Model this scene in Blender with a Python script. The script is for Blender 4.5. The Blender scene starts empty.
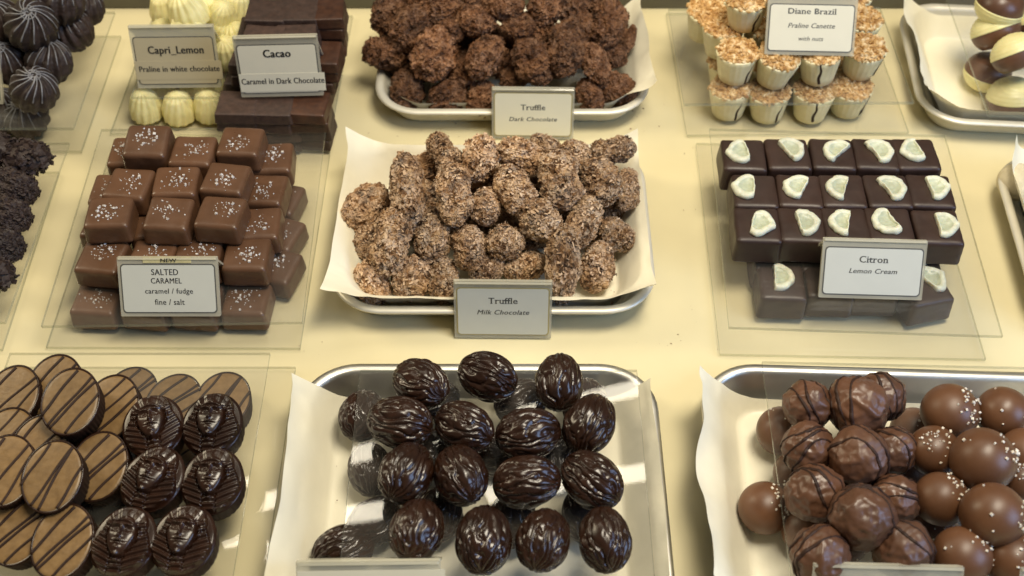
import bpy, bmesh, math, random
import numpy as np
from mathutils import Vector, Matrix, Euler
random.seed(7); RNG = np.random.RandomState(11)
S = 0.01                      # everything below is written in centimetres
sc = bpy.context.scene
COL = sc.collection
PI = math.pi
# ------------------------------------------------------------------ camera
F = 1200.0; TH = math.radians(49); D0 = 70.0
CAM = np.array([0, -D0*math.cos(TH), D0*math.sin(TH)])
cd = bpy.data.cameras.new('camera'); cam = bpy.data.objects.new('camera', cd); COL.objects.link(cam)
cam.location = CAM*S; cam.rotation_euler = (PI/2-TH, 0, 0)
cd.sensor_width = 36; cd.lens = F/1024*36; cd.clip_start = 0.01; cd.clip_end = 50
cd.dof.use_dof = True; cd.dof.focus_distance = 0.635; cd.dof.aperture_fstop = 10
sc.camera = cam

def P(px, py, z=0.0):
    "point on the level plane z that the photo shows at this pixel"
    a = (px-512)/F; b = -(py-288)/F
    d = np.array([a, math.cos(TH)+b*math.sin(TH), -math.sin(TH)+b*math.cos(TH)])
    t = (z-CAM[2])/d[2]
    q = CAM+d*t
    return float(q[0]), float(q[1])
def scale_at(x, y, z):
    v = np.array([x, y, z])-CAM
    return F/float(v[1]*math.cos(TH)-v[2]*math.sin(TH))

# ------------------------------------------------------------------ noise
def _hash(ix, iy, iz, seed):
    n = (ix.astype(np.int64)*374761393 + iy.astype(np.int64)*668265263 + iz.astype(np.int64)*2147483647 + seed*974711) & 0xffffffff
    n = ((n ^ (n >> 13))*1274126177) & 0xffffffff
    n = ((n ^ (n >> 16))*2246822519) & 0xffffffff
    return ((n ^ (n >> 15)) & 0xffffff)/float(0xffffff)
def vnoise(p, seed=0):
    i = np.floor(p).astype(np.int64); f = p-i; f = f*f*f*(f*(f*6-15)+10)
    r = 0
    for dx in (0, 1):
        wx = f[:, 0] if dx else 1-f[:, 0]
        for dy in (0, 1):
            wy = f[:, 1] if dy else 1-f[:, 1]
            for dz in (0, 1):
                wz = f[:, 2] if dz else 1-f[:, 2]
                r = r + wx*wy*wz*_hash(i[:, 0]+dx, i[:, 1]+dy, i[:, 2]+dz, seed)
    return r*2-1
def fbm(p, octv=4, seed=0, gain=0.5, ridge=False):
    a = 1; s = 0; t = 0
    for o in range(octv):
        n = vnoise(p*(2.03**o)+o*7.7, seed+o*13)
        if ridge: n = 1-2*np.abs(n)
        s = s+a*n; t += a; a *= gain
    return s/t
def worley(p, seed=0):
    i = np.floor(p).astype(np.int64); best = np.full(len(p), 9.0); second = np.full(len(p), 9.0); cid = np.zeros(len(p))
    for dx in (-1, 0, 1):
        for dy in (-1, 0, 1):
            for dz in (-1, 0, 1):
                c = i+np.array([dx, dy, dz])
                q = np.stack([_hash(c[:, 0], c[:, 1], c[:, 2], seed+k) for k in (1, 2, 3)], 1)
                d = np.linalg.norm(c+q-p, axis=1); h = _hash(c[:, 0], c[:, 1], c[:, 2], seed+9)
                m = d < best
                second = np.where(m, best, np.minimum(second, d)); cid = np.where(m, h, cid); best = np.where(m, d, best)
    return best, second, cid

# ------------------------------------------------------------------ mesh helpers
class MB:
    def __init__(s): s.v = []; s.f = []; s.n = 0
    def add(s, v, f):
        v = np.asarray(v, float).reshape(-1, 3)
        s.f += [tuple(int(i)+s.n for i in q) for q in f]; s.v.append(v); s.n += len(v)
    def box(s, c, h, M=None):
        v = np.array([[x, y, z] for x in (-1, 1) for y in (-1, 1) for z in (-1, 1)], float)*np.array(h)
        if M is not None: v = v @ np.array(M).T
        s.add(v+np.array(c), [(0, 1, 3, 2), (4, 6, 7, 5), (0, 4, 5, 1), (2, 3, 7, 6), (0, 2, 6, 4), (1, 5, 7, 3)])
    def tube(s, pts, r, seg=6, closed=False, flat=1.0, nrm=None):
        pts = np.asarray(pts, float); n = len(pts)
        if closed: T = np.roll(pts, -1, 0)-np.roll(pts, 1, 0)
        else: T = np.gradient(pts, axis=0)
        T /= np.linalg.norm(T, axis=1)[:, None]+1e-9
        rr = np.full(n, r) if np.isscalar(r) else np.asarray(r)
        v = []
        for k in range(n):
            N = np.array([0, 0, 1.0]) if nrm is None else nrm[k]
            N = N-T[k]*N.dot(T[k]); l = np.linalg.norm(N)
            N = N/l if l > 1e-6 else np.array([1.0, 0, 0])
            B = np.cross(T[k], N)
            for a in range(seg):
                t = 2*PI*a/seg
                v.append(pts[k]+rr[k]*(B*math.cos(t)+N*math.sin(t)*flat))
        f = []
        for k in range(n if closed else n-1):
            k2 = (k+1) % n
            for a in range(seg):
                b = (a+1) % seg
                f.append((k*seg+a, k*seg+b, k2*seg+b, k2*seg+a))
        if not closed:
            f.append(tuple(range(seg))[::-1]); f.append(tuple((n-1)*seg+a for a in range(seg)))
        s.add(v, f)
    def mesh(s, name, mat, smooth=True, mats=None):
        return newmesh(name, np.concatenate(s.v), s.f, mat, smooth)
def newmesh(name, v, f, mat, smooth=True):
    me = bpy.data.meshes.new(name)
    me.from_pydata((np.asarray(v)*S).tolist(), [], [tuple(map(int, q)) for q in f])
    me.update(); me.materials.append(mat)
    if smooth: me.polygons.foreach_set('use_smooth', [True]*len(me.polygons))
    return me
def bevmesh(name, v, f, mat, w, seg=3, smooth=True):
    bm = bmesh.new(); vs = [bm.verts.new(Vector(p)) for p in np.asarray(v)]
    for q in f: bm.faces.new([vs[i] for i in q])
    bmesh.ops.recalc_face_normals(bm, faces=bm.faces)
    if w > 0: bmesh.ops.bevel(bm, geom=bm.edges[:], offset=w, segments=seg, profile=0.5, affect='EDGES')
    bmesh.ops.scale(bm, vec=(S, S, S), verts=bm.verts)
    me = bpy.data.meshes.new(name); bm.to_mesh(me); bm.free(); me.materials.append(mat)
    if smooth: me.polygons.foreach_set('use_smooth', [True]*len(me.polygons))
    return me
def inst(name, me, loc=(0, 0, 0), rot=None, scl=(1, 1, 1), parent=None):
    o = bpy.data.objects.new(name, me); COL.objects.link(o)
    if parent is not None: o.parent = parent
    o.location = Vector(loc)*S; o.scale = scl
    if rot is not None:
        o.rotation_euler = rot.to_euler() if isinstance(rot, Matrix) else rot
    return o
def tag(o, label, cat, group=None):
    o['label'] = label; o['category'] = cat
    if group: o['group'] = group
    return o
def struct(o): o['kind'] = 'structure'; return o
_ico = {}
def ico(level):
    if level not in _ico:
        bm = bmesh.new(); bmesh.ops.create_icosphere(bm, subdivisions=level, radius=1)
        v = np.array([x.co[:] for x in bm.verts]); f = [tuple(x.index for x in q.verts) for q in bm.faces]; bm.free()
        _ico[level] = (v, f)
    return _ico[level][0].copy(), _ico[level][1]
ORD = ['first', 'second', 'third', 'fourth', 'fifth', 'sixth', 'seventh', 'eighth', 'ninth', 'tenth', 'eleventh', 'twelfth', 'thirteenth', 'fourteenth']
def place_word(i, n):
    if n == 1: return 'alone'
    if i == 0: return 'leftmost'
    if i == n-1: return 'rightmost'
    return ORD[i]+' from left'

# ------------------------------------------------------------------ materials
def mat(name):
    m = bpy.data.materials.new(name); m.use_nodes = True; nt = m.node_tree; nt.nodes.clear()
    out = nt.nodes.new('ShaderNodeOutputMaterial'); return m, nt, out
def N(nt, t, **k):
    n = nt.nodes.new(t)
    for a, b in k.items():
        if a.startswith('_'): setattr(n, a[1:], b)
        else: n.inputs[a.replace('__', ' ')].default_value = b
    return n
def ramp(nt, stops):
    r = nt.nodes.new('ShaderNodeValToRGB'); e = r.color_ramp.elements
    while len(e) < len(stops): e.new(0.5)
    for q, (p, c) in zip(e, stops): q.position = p; q.color = (*c, 1)
    return r
def coords(nt, rand=True):
    tc = nt.nodes.new('ShaderNodeTexCoord')
    if not rand: return tc.outputs['Object']
    oi = nt.nodes.new('ShaderNodeObjectInfo'); ml = N(nt, 'ShaderNodeMath', _operation='MULTIPLY'); ml.inputs[1].default_value = 5.0
    nt.links.new(oi.outputs['Random'], ml.inputs[0])
    va = N(nt, 'ShaderNodeVectorMath', _operation='ADD')
    nt.links.new(tc.outputs['Object'], va.inputs[0]); nt.links.new(ml.outputs[0], va.inputs[1])
    return va.outputs[0]
def surf(name, stops, scale=300, detail=6, rough=(0.35, 0.5), bump=0.2, bscale=800, bdist=0.0004, spec=0.5, metallic=0, coat=0.0, sub=0.0, tone=0.15, distort=0.0):
    m, nt, out = mat(name); L = nt.links.new
    p = N(nt, 'ShaderNodeBsdfPrincipled'); co = coords(nt)
    n1 = N(nt, 'ShaderNodeTexNoise', Scale=scale, Detail=detail, Roughness=0.6, Distortion=distort); L(co, n1.inputs['Vector'])
    r = ramp(nt, stops); L(n1.outputs['Fac'], r.inputs['Fac'])
    # every piece a little lighter or darker than the next
    oi = nt.nodes.new('ShaderNodeObjectInfo'); mr = N(nt, 'ShaderNodeMapRange'); L(oi.outputs['Random'], mr.inputs['Value'])
    mr.inputs['To Min'].default_value = 1-tone; mr.inputs['To Max'].default_value = 1+tone
    hs = nt.nodes.new('ShaderNodeHueSaturation'); L(r.outputs['Color'], hs.inputs['Color']); L(mr.outputs[0], hs.inputs['Value'])
    L(hs.outputs[0], p.inputs['Base Color'])
    n2 = N(nt, 'ShaderNodeTexNoise', Scale=scale*0.6, Detail=3); L(co, n2.inputs['Vector'])
    m2 = N(nt, 'ShaderNodeMapRange'); L(n2.outputs['Fac'], m2.inputs['Value'])
    m2.inputs['From Min'].default_value = .3; m2.inputs['From Max'].default_value = .7
    m2.inputs['To Min'].default_value = rough[0]; m2.inputs['To Max'].default_value = rough[1]
    L(m2.outputs[0], p.inputs['Roughness'])
    p.inputs['Specular IOR Level'].default_value = spec; p.inputs['Metallic'].default_value = metallic
    p.inputs['Coat Weight'].default_value = coat; p.inputs['Coat Roughness'].default_value = 0.15
    if sub > 0:
        p.inputs['Subsurface Weight'].default_value = sub; p.inputs['Subsurface Scale'].default_value = 0.003
        p.inputs['Subsurface Radius'].default_value = (1, .7, .4)
    if bump > 0:
        n3 = N(nt, 'ShaderNodeTexNoise', Scale=bscale, Detail=5, Roughness=0.65); L(co, n3.inputs['Vector'])
        b = N(nt, 'ShaderNodeBump', Strength=bump, Distance=bdist); L(n3.outputs['Fac'], b.inputs['Height']); L(b.outputs[0], p.inputs['Normal'])
    L(p.outputs[0], out.inputs[0]); return m
M = {}
M['milk'] = surf('milk_chocolate', [(.3, (.098, .047, .024)), (.7, (.130, .063, .033))], 90, 4, (.27, .42), .3, 260, .0004, tone=.12)
M['darkgloss'] = surf('glossy_dark_chocolate', [(.3, (.014, .0055, .003)), (.7, (.030, .0115, .0055))], 120, 4, (.2, .30), .12, 500, .0002, tone=.15)
M['dark'] = surf('dark_chocolate', [(.3, (.028, .014, .010)), (.7, (.042, .021, .015))], 100, 4, (.38, .52), .22, 350, .0004, tone=.12)
M['matt'] = surf('matt_dark_chocolate', [(.3, (.030, .016, .012)), (.7, (.062, .033, .024))], 260, 5, (.5, .7), .5, 700, .0006, tone=.2)
M['flaky_dark'] = surf('flaky_dark_chocolate', [(.3, (.018, .010, .008)), (.7, (.04, .022, .018))], 400, 6, (.5, .7), .6, 900, .0006, tone=.2)
M['side'] = surf('moulded_side_chocolate', [(.3, (.016, .007, .004)), (.7, (.030, .013, .007))], 120, 4, (.55, .7), .2, 500, .0003, spec=.15)
M['brownslab'] = surf('brown_slab_chocolate', [(.3, (.035, .014, .008)), (.7, (.070, .028, .014))], 200, 5, (.35, .55), .4, 500, .0006, tone=.2)
M['caramel'] = surf('caramel_filling', [(.3, (.16, .092, .034)), (.7, (.24, .145, .058))], 260, 5, (.3, .45), .35, 500, .0005, tone=.12)
M['white'] = surf('white_chocolate', [(.3, (.70, .63, .29)), (.7, (.80, .74, .40))], 110, 4, (.38, .5), .15, 300, .0004, sub=.25, tone=.06)
M['creamcup'] = surf('cream_cup_chocolate', [(.3, (.66, .59, .36)), (.7, (.78, .72, .48))], 110, 4, (.38, .5), .15, 300, .0004, sub=.2, tone=.06)
M['lemon'] = surf('candied_lemon', [(.3, (.52, .53, .40)), (.7, (.72, .73, .60))], 500, 5, (.3, .5), .6, 1500, .0006, sub=.4, tone=.06)
M['pith'] = surf('lemon_pulp', [(.3, (.38, .41, .29)), (.7, (.54, .57, .43))], 500, 5, (.2, .4), .5, 1200, .0005, sub=.4, tone=.1)
M['salt'] = surf('salt', [(.3, (.50, .46, .44)), (.7, (.72, .69, .67))], 900, 3, (.2, .4), .3, 2500, .0003, sub=.2, tone=.05)
M['sugar'] = surf('sugar_nib', [(.3, (.62, .54, .44)), (.7, (.82, .76, .66))], 900, 3, (.3, .5), .3, 2500, .0003, sub=.2, tone=.05)
M['nuts'] = surf('chopped_nuts', [(.3, (.30, .135, .035)), (.5, (.58, .35, .13)), (.68, (.84, .68, .42))], 260, 3, (.4, .6), .4, 1500, .0004, tone=.1)
M['stripe'] = surf('dark_drizzle', [(.3, (.022, .010, .007)), (.7, (.036, .017, .011))], 300, 3, (.5, .62), .2, 900, .0002, spec=.25)
M['whitestripe'] = surf('white_drizzle', [(.3, (.10, .10, .11)), (.7, (.26, .26, .28))], 300, 3, (.3, .45), .2, 900, .0002)
M['dusty'] = surf('dusted_truffle', [(.3, (.55, .47, .30)), (.7, (.72, .64, .46))], 160, 5, (.6, .8), .4, 900, .0005)
M['wrapped'] = surf('enrobed_milk_chocolate', [(.3, (.078, .036, .020)), (.7, (.13, .060, .033))], 90, 5, (.3, .46), .3, 260, .0005, tone=.15)
M['ball'] = surf('milk_ball_chocolate', [(.3, (.095, .041, .019)), (.7, (.14, .062, .028))], 70, 4, (.34, .48), .12, 260, .0003, tone=.1)

def crust(name, cols, dust, bump, RO=.62):
    m, nt, out = mat(name); L = nt.links.new
    p = N(nt, 'ShaderNodeBsdfPrincipled', Roughness=RO); p.inputs['Specular IOR Level'].default_value = .3; co = coords(nt)
    n1 = N(nt, 'ShaderNodeTexNoise', Scale=110, Detail=8, Roughness=.7, Distortion=.6); L(co, n1.inputs['Vector'])
    r = ramp(nt, cols); L(n1.outputs['Fac'], r.inputs['Fac'])
    v = N(nt, 'ShaderNodeTexVoronoi', Scale=340, Randomness=1.0); v.feature = 'F1'
    wd = N(nt, 'ShaderNodeTexNoise', Scale=500, Detail=3)
    mx = N(nt, 'ShaderNodeMix', _data_type='VECTOR'); mx.inputs[0].default_value = .006
    L(co, wd.inputs['Vector']); L(co, mx.inputs[4]); L(wd.outputs['Color'], mx.inputs[5]); L(mx.outputs[1], v.inputs['Vector'])
    r2 = ramp(nt, [(.35, (0, 0, 0)), (.75, (1, 1, 1))])
    sep = N(nt, 'ShaderNodeSeparateColor'); L(v.outputs['Color'], sep.inputs[0]); L(sep.outputs[0], r2.inputs['Fac'])
    lo = N(nt, 'ShaderNodeTexNoise', Scale=60, Detail=3); L(co, lo.inputs['Vector'])
    r3 = ramp(nt, [(.38, (.15,)*3), (.62, (1, 1, 1))]); L(lo.outputs['Fac'], r3.inputs['Fac'])
    mm = N(nt, 'ShaderNodeMath', _operation='MULTIPLY'); L(r2.outputs[0], mm.inputs[0]); L(r3.outputs[0], mm.inputs[1])
    m3 = N(nt, 'ShaderNodeMath', _operation='MULTIPLY'); L(mm.outputs[0], m3.inputs[0]); m3.inputs[1].default_value = .75
    mc = N(nt, 'ShaderNodeMix', _data_type='RGBA'); L(m3.outputs[0], mc.inputs[0]); L(r.outputs[0], mc.inputs[6]); mc.inputs[7].default_value = (*dust, 1)
    oi = nt.nodes.new('ShaderNodeObjectInfo'); mr = N(nt, 'ShaderNodeMapRange'); L(oi.outputs['Random'], mr.inputs['Value'])
    mr.inputs['To Min'].default_value = .68; mr.inputs['To Max'].default_value = 1.25
    hs = nt.nodes.new('ShaderNodeHueSaturation'); L(mc.outputs[2], hs.inputs['Color']); L(mr.outputs[0], hs.inputs['Value'])
    L(hs.outputs[0], p.inputs['Base Color'])
    b = N(nt, 'ShaderNodeBump', Strength=bump, Distance=.0015)
    ad = N(nt, 'ShaderNodeMath', _operation='ADD'); L(n1.outputs['Fac'], ad.inputs[0]); L(v.outputs['Distance'], ad.inputs[1])
    L(ad.outputs[0], b.inputs['Height']); L(b.outputs[0], p.inputs['Normal'])
    L(p.outputs[0], out.inputs[0]); return m
M['crust_milk'] = crust('milk_truffle_crust', [(.38, (.04, .017, .007)), (.5, (.31, .165, .075)), (.62, (.60, .39, .21))], (.74, .58, .43), 1.0)
M['crust_dark'] = crust('dark_truffle_crust', [(.36, (.035, .014, .006)), (.5, (.14, .060, .026)), (.64, (.29, .14, .065))], (.34, .19, .11), .9, .42)

M['shaving'] = surf('milk_shavings', [(.3, (.38, .22, .11)), (.7, (.70, .52, .35))], 60, 3, (.5, .6), 0, tone=.2)
def acrylic(name, haze=.04, tint=(.97, .985, .97), rough=.015, hz=(.7, .72, .7)):
    m, nt, out = mat(name); L = nt.links.new
    tr = N(nt, 'ShaderNodeBsdfTransparent', Color=(*tint, 1)); gl = N(nt, 'ShaderNodeBsdfGlossy', Roughness=rough)
    fr = N(nt, 'ShaderNodeFresnel', IOR=1.49); mx = nt.nodes.new('ShaderNodeMixShader')
    ge = nt.nodes.new('ShaderNodeNewGeometry'); ior = N(nt, 'ShaderNodeMapRange'); L(ge.outputs['Backfacing'], ior.inputs['Value'])
    ior.inputs['To Min'].default_value = 1.49; ior.inputs['To Max'].default_value = 1/1.49; L(ior.outputs[0], fr.inputs['IOR'])
    L(fr.outputs[0], mx.inputs[0]); L(tr.outputs[0], mx.inputs[1]); L(gl.outputs[0], mx.inputs[2])
    df = N(nt, 'ShaderNodeBsdfDiffuse', Color=(*hz, 1)); m2 = nt.nodes.new('ShaderNodeMixShader')
    no = N(nt, 'ShaderNodeTexNoise', Scale=14, Detail=5); L(coords(nt), no.inputs['Vector'])
    mr = N(nt, 'ShaderNodeMapRange'); L(no.outputs['Fac'], mr.inputs['Value']); mr.inputs['To Min'].default_value = haze*.4; mr.inputs['To Max'].default_value = haze*1.6
    L(mr.outputs[0], m2.inputs[0]); L(mx.outputs[0], m2.inputs[1]); L(df.outputs[0], m2.inputs[2])
    L(m2.outputs[0], out.inputs[0]); return m
M['acrylic'] = acrylic('clear_acrylic', haze=.014, tint=(.998, .998, .996), hz=(.86, .84, .76))
M['acrylic_edge'] = acrylic('acrylic_edge', haze=.25, tint=(.86, .87, .80), rough=.1, hz=(.46, .5, .44))
M['acrylic_holder'] = acrylic('acrylic_holder', haze=.42, tint=(.93, .93, .9), rough=.05, hz=(.70, .67, .54))
def simple(name, c, rough=.5, metallic=0, nscale=60, amt=.04, bump=0, bscale=300, bdist=.0003, sheen=0, trans=0):
    m, nt, out = mat(name); L = nt.links.new
    p = N(nt, 'ShaderNodeBsdfPrincipled', Roughness=rough, Metallic=metallic); co = coords(nt, False)
    n1 = N(nt, 'ShaderNodeTexNoise', Scale=nscale, Detail=6); L(co, n1.inputs['Vector'])
    r = ramp(nt, [(.3, tuple(x*(1-amt) for x in c)), (.7, tuple(min(1, x*(1+amt)) for x in c))]); L(n1.outputs['Fac'], r.inputs[0]); L(r.outputs[0], p.inputs['Base Color'])
    if bump:
        n2 = N(nt, 'ShaderNodeTexNoise', Scale=bscale, Detail=4); L(co, n2.inputs['Vector'])
        b = N(nt, 'ShaderNodeBump', Strength=bump, Distance=bdist); L(n2.outputs['Fac'], b.inputs['Height']); L(b.outputs[0], p.inputs['Normal'])
    if trans:
        t = nt.nodes.new('ShaderNodeBsdfTranslucent'); t.inputs[0].default_value = (*c, 1); mx = nt.nodes.new('ShaderNodeMixShader'); mx.inputs[0].default_value = trans
        L(p.outputs[0], mx.inputs[1]); L(t.outputs[0], mx.inputs[2]); L(mx.outputs[0], out.inputs[0])
    else: L(p.outputs[0], out.inputs[0])
    return m
M['shelf'] = simple('cream_shelf_laminate', (.73, .65, .405), .3, 0, 9, .09, .3, 45, .0006)
M['rail'] = simple('shelf_rail_paint', (.10, .095, .07), .4, 0, 60, .1)
M['steel'] = simple('tray_steel', (.78, .76, .70), .36, 1, 90, .05, .15, 500, .0001)
M['matt_tray'] = simple('pale_matt_tray', (.74, .70, .58), .42, .35, 90, .05, .15, 500, .0001)
M['paper'] = simple('baking_parchment', (.91, .86, .68), .40, 0, 40, .03, .35, 90, .001, trans=.05)
M['card'] = simple('tag_card', (.60, .61, .55), .5, 0, 60, .02)
M['card_cream'] = simple('cream_tag_card', (.80, .76, .58), .5, 0, 60, .02)
M['card_white'] = simple('white_tag_card', (.70, .67, .54), .5, 0, 60, .02)
M['card_tan'] = simple('tan_tag_card', (.48, .42, .28), .5, 0, 60, .02)
M['ink'] = simple('black_ink', (.02, .02, .02), .6)
M['ink_grey'] = simple('grey_ink', (.09, .09, .08), .6)
M['border'] = simple('tag_border_ink', (.10, .10, .09), .5)
M['border_gold'] = simple('gold_tag_border', (.36, .30, .13), .4)
M['tape'] = simple('yellowed_tape', (.58, .52, .28), .25, 0, 200, .15)

# ------------------------------------------------------------------ setting
def panel_mesh(name, x0, x1):
    # shelf sheets converge like the counter: straight boxes 9 mm thick
    v, f = [[x, y, z] for x in (x0, x1) for y in (-60, 75) for z in (-.9, 0)], [(0, 1, 3, 2), (4, 6, 7, 5), (0, 4, 5, 1), (2, 3, 7, 6), (0, 2, 6, 4), (1, 5, 7, 3)]
    return bevmesh(name, v, f, M['shelf'], .04, 2, False)
xa = P(334, 150)[0]; xb = P(672, 150)[0]
for a, b in ((-75, 75),):
    struct(inst('shelf', panel_mesh('shelf', a, b)))
struct(inst('floor', bevmesh('floor', [[x, y, z] for x in (-76, 76) for y in (-61, 76) for z in (-3, -1.0)], [(0, 1, 3, 2), (4, 6, 7, 5), (0, 4, 5, 1), (2, 3, 7, 6), (0, 2, 6, 4), (1, 5, 7, 3)], M['rail'], 0)))
yb = P(512, 9)[1]
o = inst('shelf_rail', bevmesh('shelf_rail', [[x, y, z] for x in (-74, 74) for y in (yb, yb+2.5) for z in (.005, 3.2)], [(0, 1, 3, 2), (4, 6, 7, 5), (0, 4, 5, 1), (2, 3, 7, 6), (0, 2, 6, 4), (1, 5, 7, 3)], M['rail'], .15))
struct(o)

def acrylic_sheet(fl, fr, back_y, ztop, label, th=.22, group='clear acrylic sheets under the chocolates'):
    a = np.array(P(*fl, ztop)); b = np.array(P(*fr, ztop)); mid = (a+b)/2
    w = np.linalg.norm(b-a); ang = math.atan2(b[1]-a[1], b[0]-a[0])
    mp = ((fl[0]+fr[0])/2, back_y); c = np.array(P(*mp, ztop)); d = abs(c[1]-mid[1])/math.cos(ang)
    root = bpy.data.objects.new('acrylic_sheet', None); COL.objects.link(root)
    cx = mid[0]-math.sin(ang)*d/2; cy = mid[1]+math.cos(ang)*d/2
    root.location = (cx*S, cy*S, (ztop-th+.03)*S); root.rotation_euler = (0, 0, ang); root.empty_display_size = .01
    tag(root, label, 'acrylic sheet', group)
    hx, hy = w/2, d/2
    v = [[x, y, z] for x in (-hx, hx) for y in (-hy, hy) for z in (0, th)]
    inst('clear_panel', newmesh('clear_panel', v, [(0, 2, 6, 4), (1, 5, 7, 3)], M['acrylic'], False), parent=root)
    inst('cut_border', newmesh('cut_border', v, [(0, 1, 3, 2), (4, 6, 7, 5), (0, 4, 5, 1), (2, 3, 7, 6)], M['acrylic_edge'], False), parent=root)
    return root
def frame_from(fl, fr, back_y, z):
    a = np.array(P(*fl, z)); b = np.array(P(*fr, z)); mid = (a+b)/2; w = np.linalg.norm(b-a); ang = math.atan2(b[1]-a[1], b[0]-a[0])
    c = P((fl[0]+fr[0])/2, back_y, z); d = abs(c[1]-mid[1])/math.cos(ang)
    return mid[0]-math.sin(ang)*d/2, mid[1]+math.cos(ang)*d/2, ang, w/2, d/2
def rrect(hx, hy, r, n=10):
    p = []
    for cx, cy, a0 in ((hx-r, hy-r, 0), (-hx+r, hy-r, 90), (-hx+r, -hy+r, 180), (hx-r, -hy+r, 270)):
        for k in range(n+1):
            t = math.radians(a0+90*k/n); p.append((cx+r*math.cos(t), cy+r*math.sin(t)))
    return p
def tray(fl, fr, back_y, label, R=3.0, m='steel'):
    zr = 1.8; cx, cy, ang, hx, hy = frame_from(fl, fr, back_y, zr)
    prof = [(-1.75, .16), (-1.45, .19), (-1.25, .32), (-1.12, .55), (-.62, 1.55), (-.52, 1.72), (-.38, 1.80), (-.16, 1.80), (0, 1.73), (.02, 1.64), (-.10, 1.60), (-.3, 1.64), (-.45, 1.55), (-.92, .45), (-1.15, .12), (-1.4, .03), (-1.8, .02)]
    v = []; f = []; n = None
    for off, z in prof:
        pts = rrect(hx+off, hy+off, max(.3, R+off), 10); n = len(pts); v += [(x, y, z) for x, y in pts]
    for k in range(len(prof)-1):
        for a in range(n):
            b = (a+1) % n; f.append((k*n+a, k*n+b, (k+1)*n+b, (k+1)*n+a))
    f.append(tuple(range(n))); f.append(tuple((len(prof)-1)*n+a for a in range(n))[::-1])
    o = inst('metal_tray', newmesh('metal_tray', v, f, M[m]), (cx, cy, 0), Euler((0, 0, ang)))
    tag(o, label, 'tray', 'steel trays on the cream shelf'); return (cx, cy, ang, hx, hy)
def parchment(tr, ext, label, seed=0, lift=.0, curl=38, wav=.18, alpha=58, shiftfold=()):
    cx, cy, ang, hx, hy = tr; fx, fy = hx-2.0, hy-2.0; l, r, fr_, bk = ext
    nx, ny = 110, 90
    U = np.linspace(-fx-l, fx+r, nx); V = np.linspace(-fy-fr_, fy+bk, ny)
    u, v = np.meshgrid(U, V); u = u.ravel(); v = v.ravel(); R = 1.2
    qx = np.abs(u)-(fx-R); qy = np.abs(v)-(fy-R)
    ox = np.maximum(qx, 0); oy = np.maximum(qy, 0); ln = np.hypot(ox, oy)+1e-9
    d = np.where((qx > 0) | (qy > 0), ln-R, np.maximum(qx, qy)-R); dp = np.maximum(d, 0)
    nxv = np.where(ln > 1e-6, ox/ln, 0)*np.sign(u); nyv = np.where(ln > 1e-6, oy/ln, 0)*np.sign(v)
    a1 = math.radians(alpha); L1 = 1.95/math.sin(a1); over = np.maximum(dp-L1, 0); dw = np.minimum(dp, L1)
    p3 = np.stack([u*.22, v*.22, np.zeros_like(u)], 1)
    wv = fbm(p3, 3, seed)
    a2 = np.radians(curl+wv*25)
    hor = dw*math.cos(a1)+over*np.cos(a2); zz = dw*math.sin(a1)+over*np.sin(a2)
    back = dp-hor
    x = u-nxv*back; y = v-nyv*back
    crease = fbm(p3*2.2, 3, seed+5, ridge=True)
    z = .22+zz+wav*np.maximum(0, fbm(p3*1.4, 3, seed+9))*np.minimum(dp+.25, 1.2)+.06*np.maximum(0, crease)*np.minimum(dp+.3, 1)
    f = [(j*nx+i, j*nx+i+1, (j+1)*nx+i+1, (j+1)*nx+i) for j in range(ny-1) for i in range(nx-1)]
    o = inst('parchment_sheet', newmesh('parchment_sheet', np.stack([x, y, z], 1), f, M['paper']), (cx, cy, 0), Euler((0, 0, ang)))
    tag(o, label, 'baking paper', 'parchment liners in the trays')

# ------------------------------------------------------------------ writing and tags
def text_mesh(txt, width, material, bold=.018, italic=0, height=None, serif=False):
    c = bpy.data.curves.new('t', 'FONT'); c.body = txt; c.size = 1; c.offset = 0; c.resolution_u = 3; c.extrude = 0; c.space_character = 1.06
    o = bpy.data.objects.new('t', c); COL.objects.link(o)
    dg = bpy.context.evaluated_depsgraph_get(); dg.update()
    me = bpy.data.meshes.new_from_object(o.evaluated_get(dg)); COL.objects.unlink(o); bpy.data.objects.remove(o)
    v = np.array([x.co[:] for x in me.vertices]); f = [tuple(p.vertices) for p in me.polygons]; bpy.data.meshes.remove(me)
    if serif:
        cnt = {}
        for q in f:
            for a, b in zip(q, q[1:]+q[:1]): cnt[(min(a, b), max(a, b))] = cnt.get((min(a, b), max(a, b)), 0)+1
        extra = []; vv = v.tolist()
        for (a, b), c_ in cnt.items():
            d = v[b]-v[a]; l = abs(d[0])
            if c_ == 1 and abs(d[1]) < .004 and .05 < l < .19:
                xm = (v[a][0]+v[b][0])/2; yy = v[a][1]; up = yy > .25; h = .045; e = .055
                y0, y1 = (yy-h, yy+.004) if up else (yy-.004, yy+h); n0 = len(vv)
                vv += [[xm-l/2-e, y0, 0], [xm+l/2+(e if not up else e*.3), y0, 0], [xm+l/2+(e if not up else e*.3), y1, 0], [xm-l/2-e, y1, 0]]; extra.append((n0, n0+1, n0+2, n0+3))
        v = np.array(vv); f = f+extra
    nv = len(v); f = [tuple(i+q*nv for i in p) for q in range(3) for p in f]
    zz = np.repeat([0, .0025, .005], nv); v = np.concatenate([v+np.array([dx*bold*1.1, 0, 0]) for dx in (-1, 0, 1)])
    x0, x1 = v[:, 0].min(), v[:, 0].max(); k = width/(x1-x0); ky = k if height is None else height/.73
    v[:, 0] = (v[:, 0]-(x0+x1)/2)*k+v[:, 1]*ky*italic; v[:, 1] *= ky; v[:, 2] = zz
    return newmesh('lettering', v, f, material, False)
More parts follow.
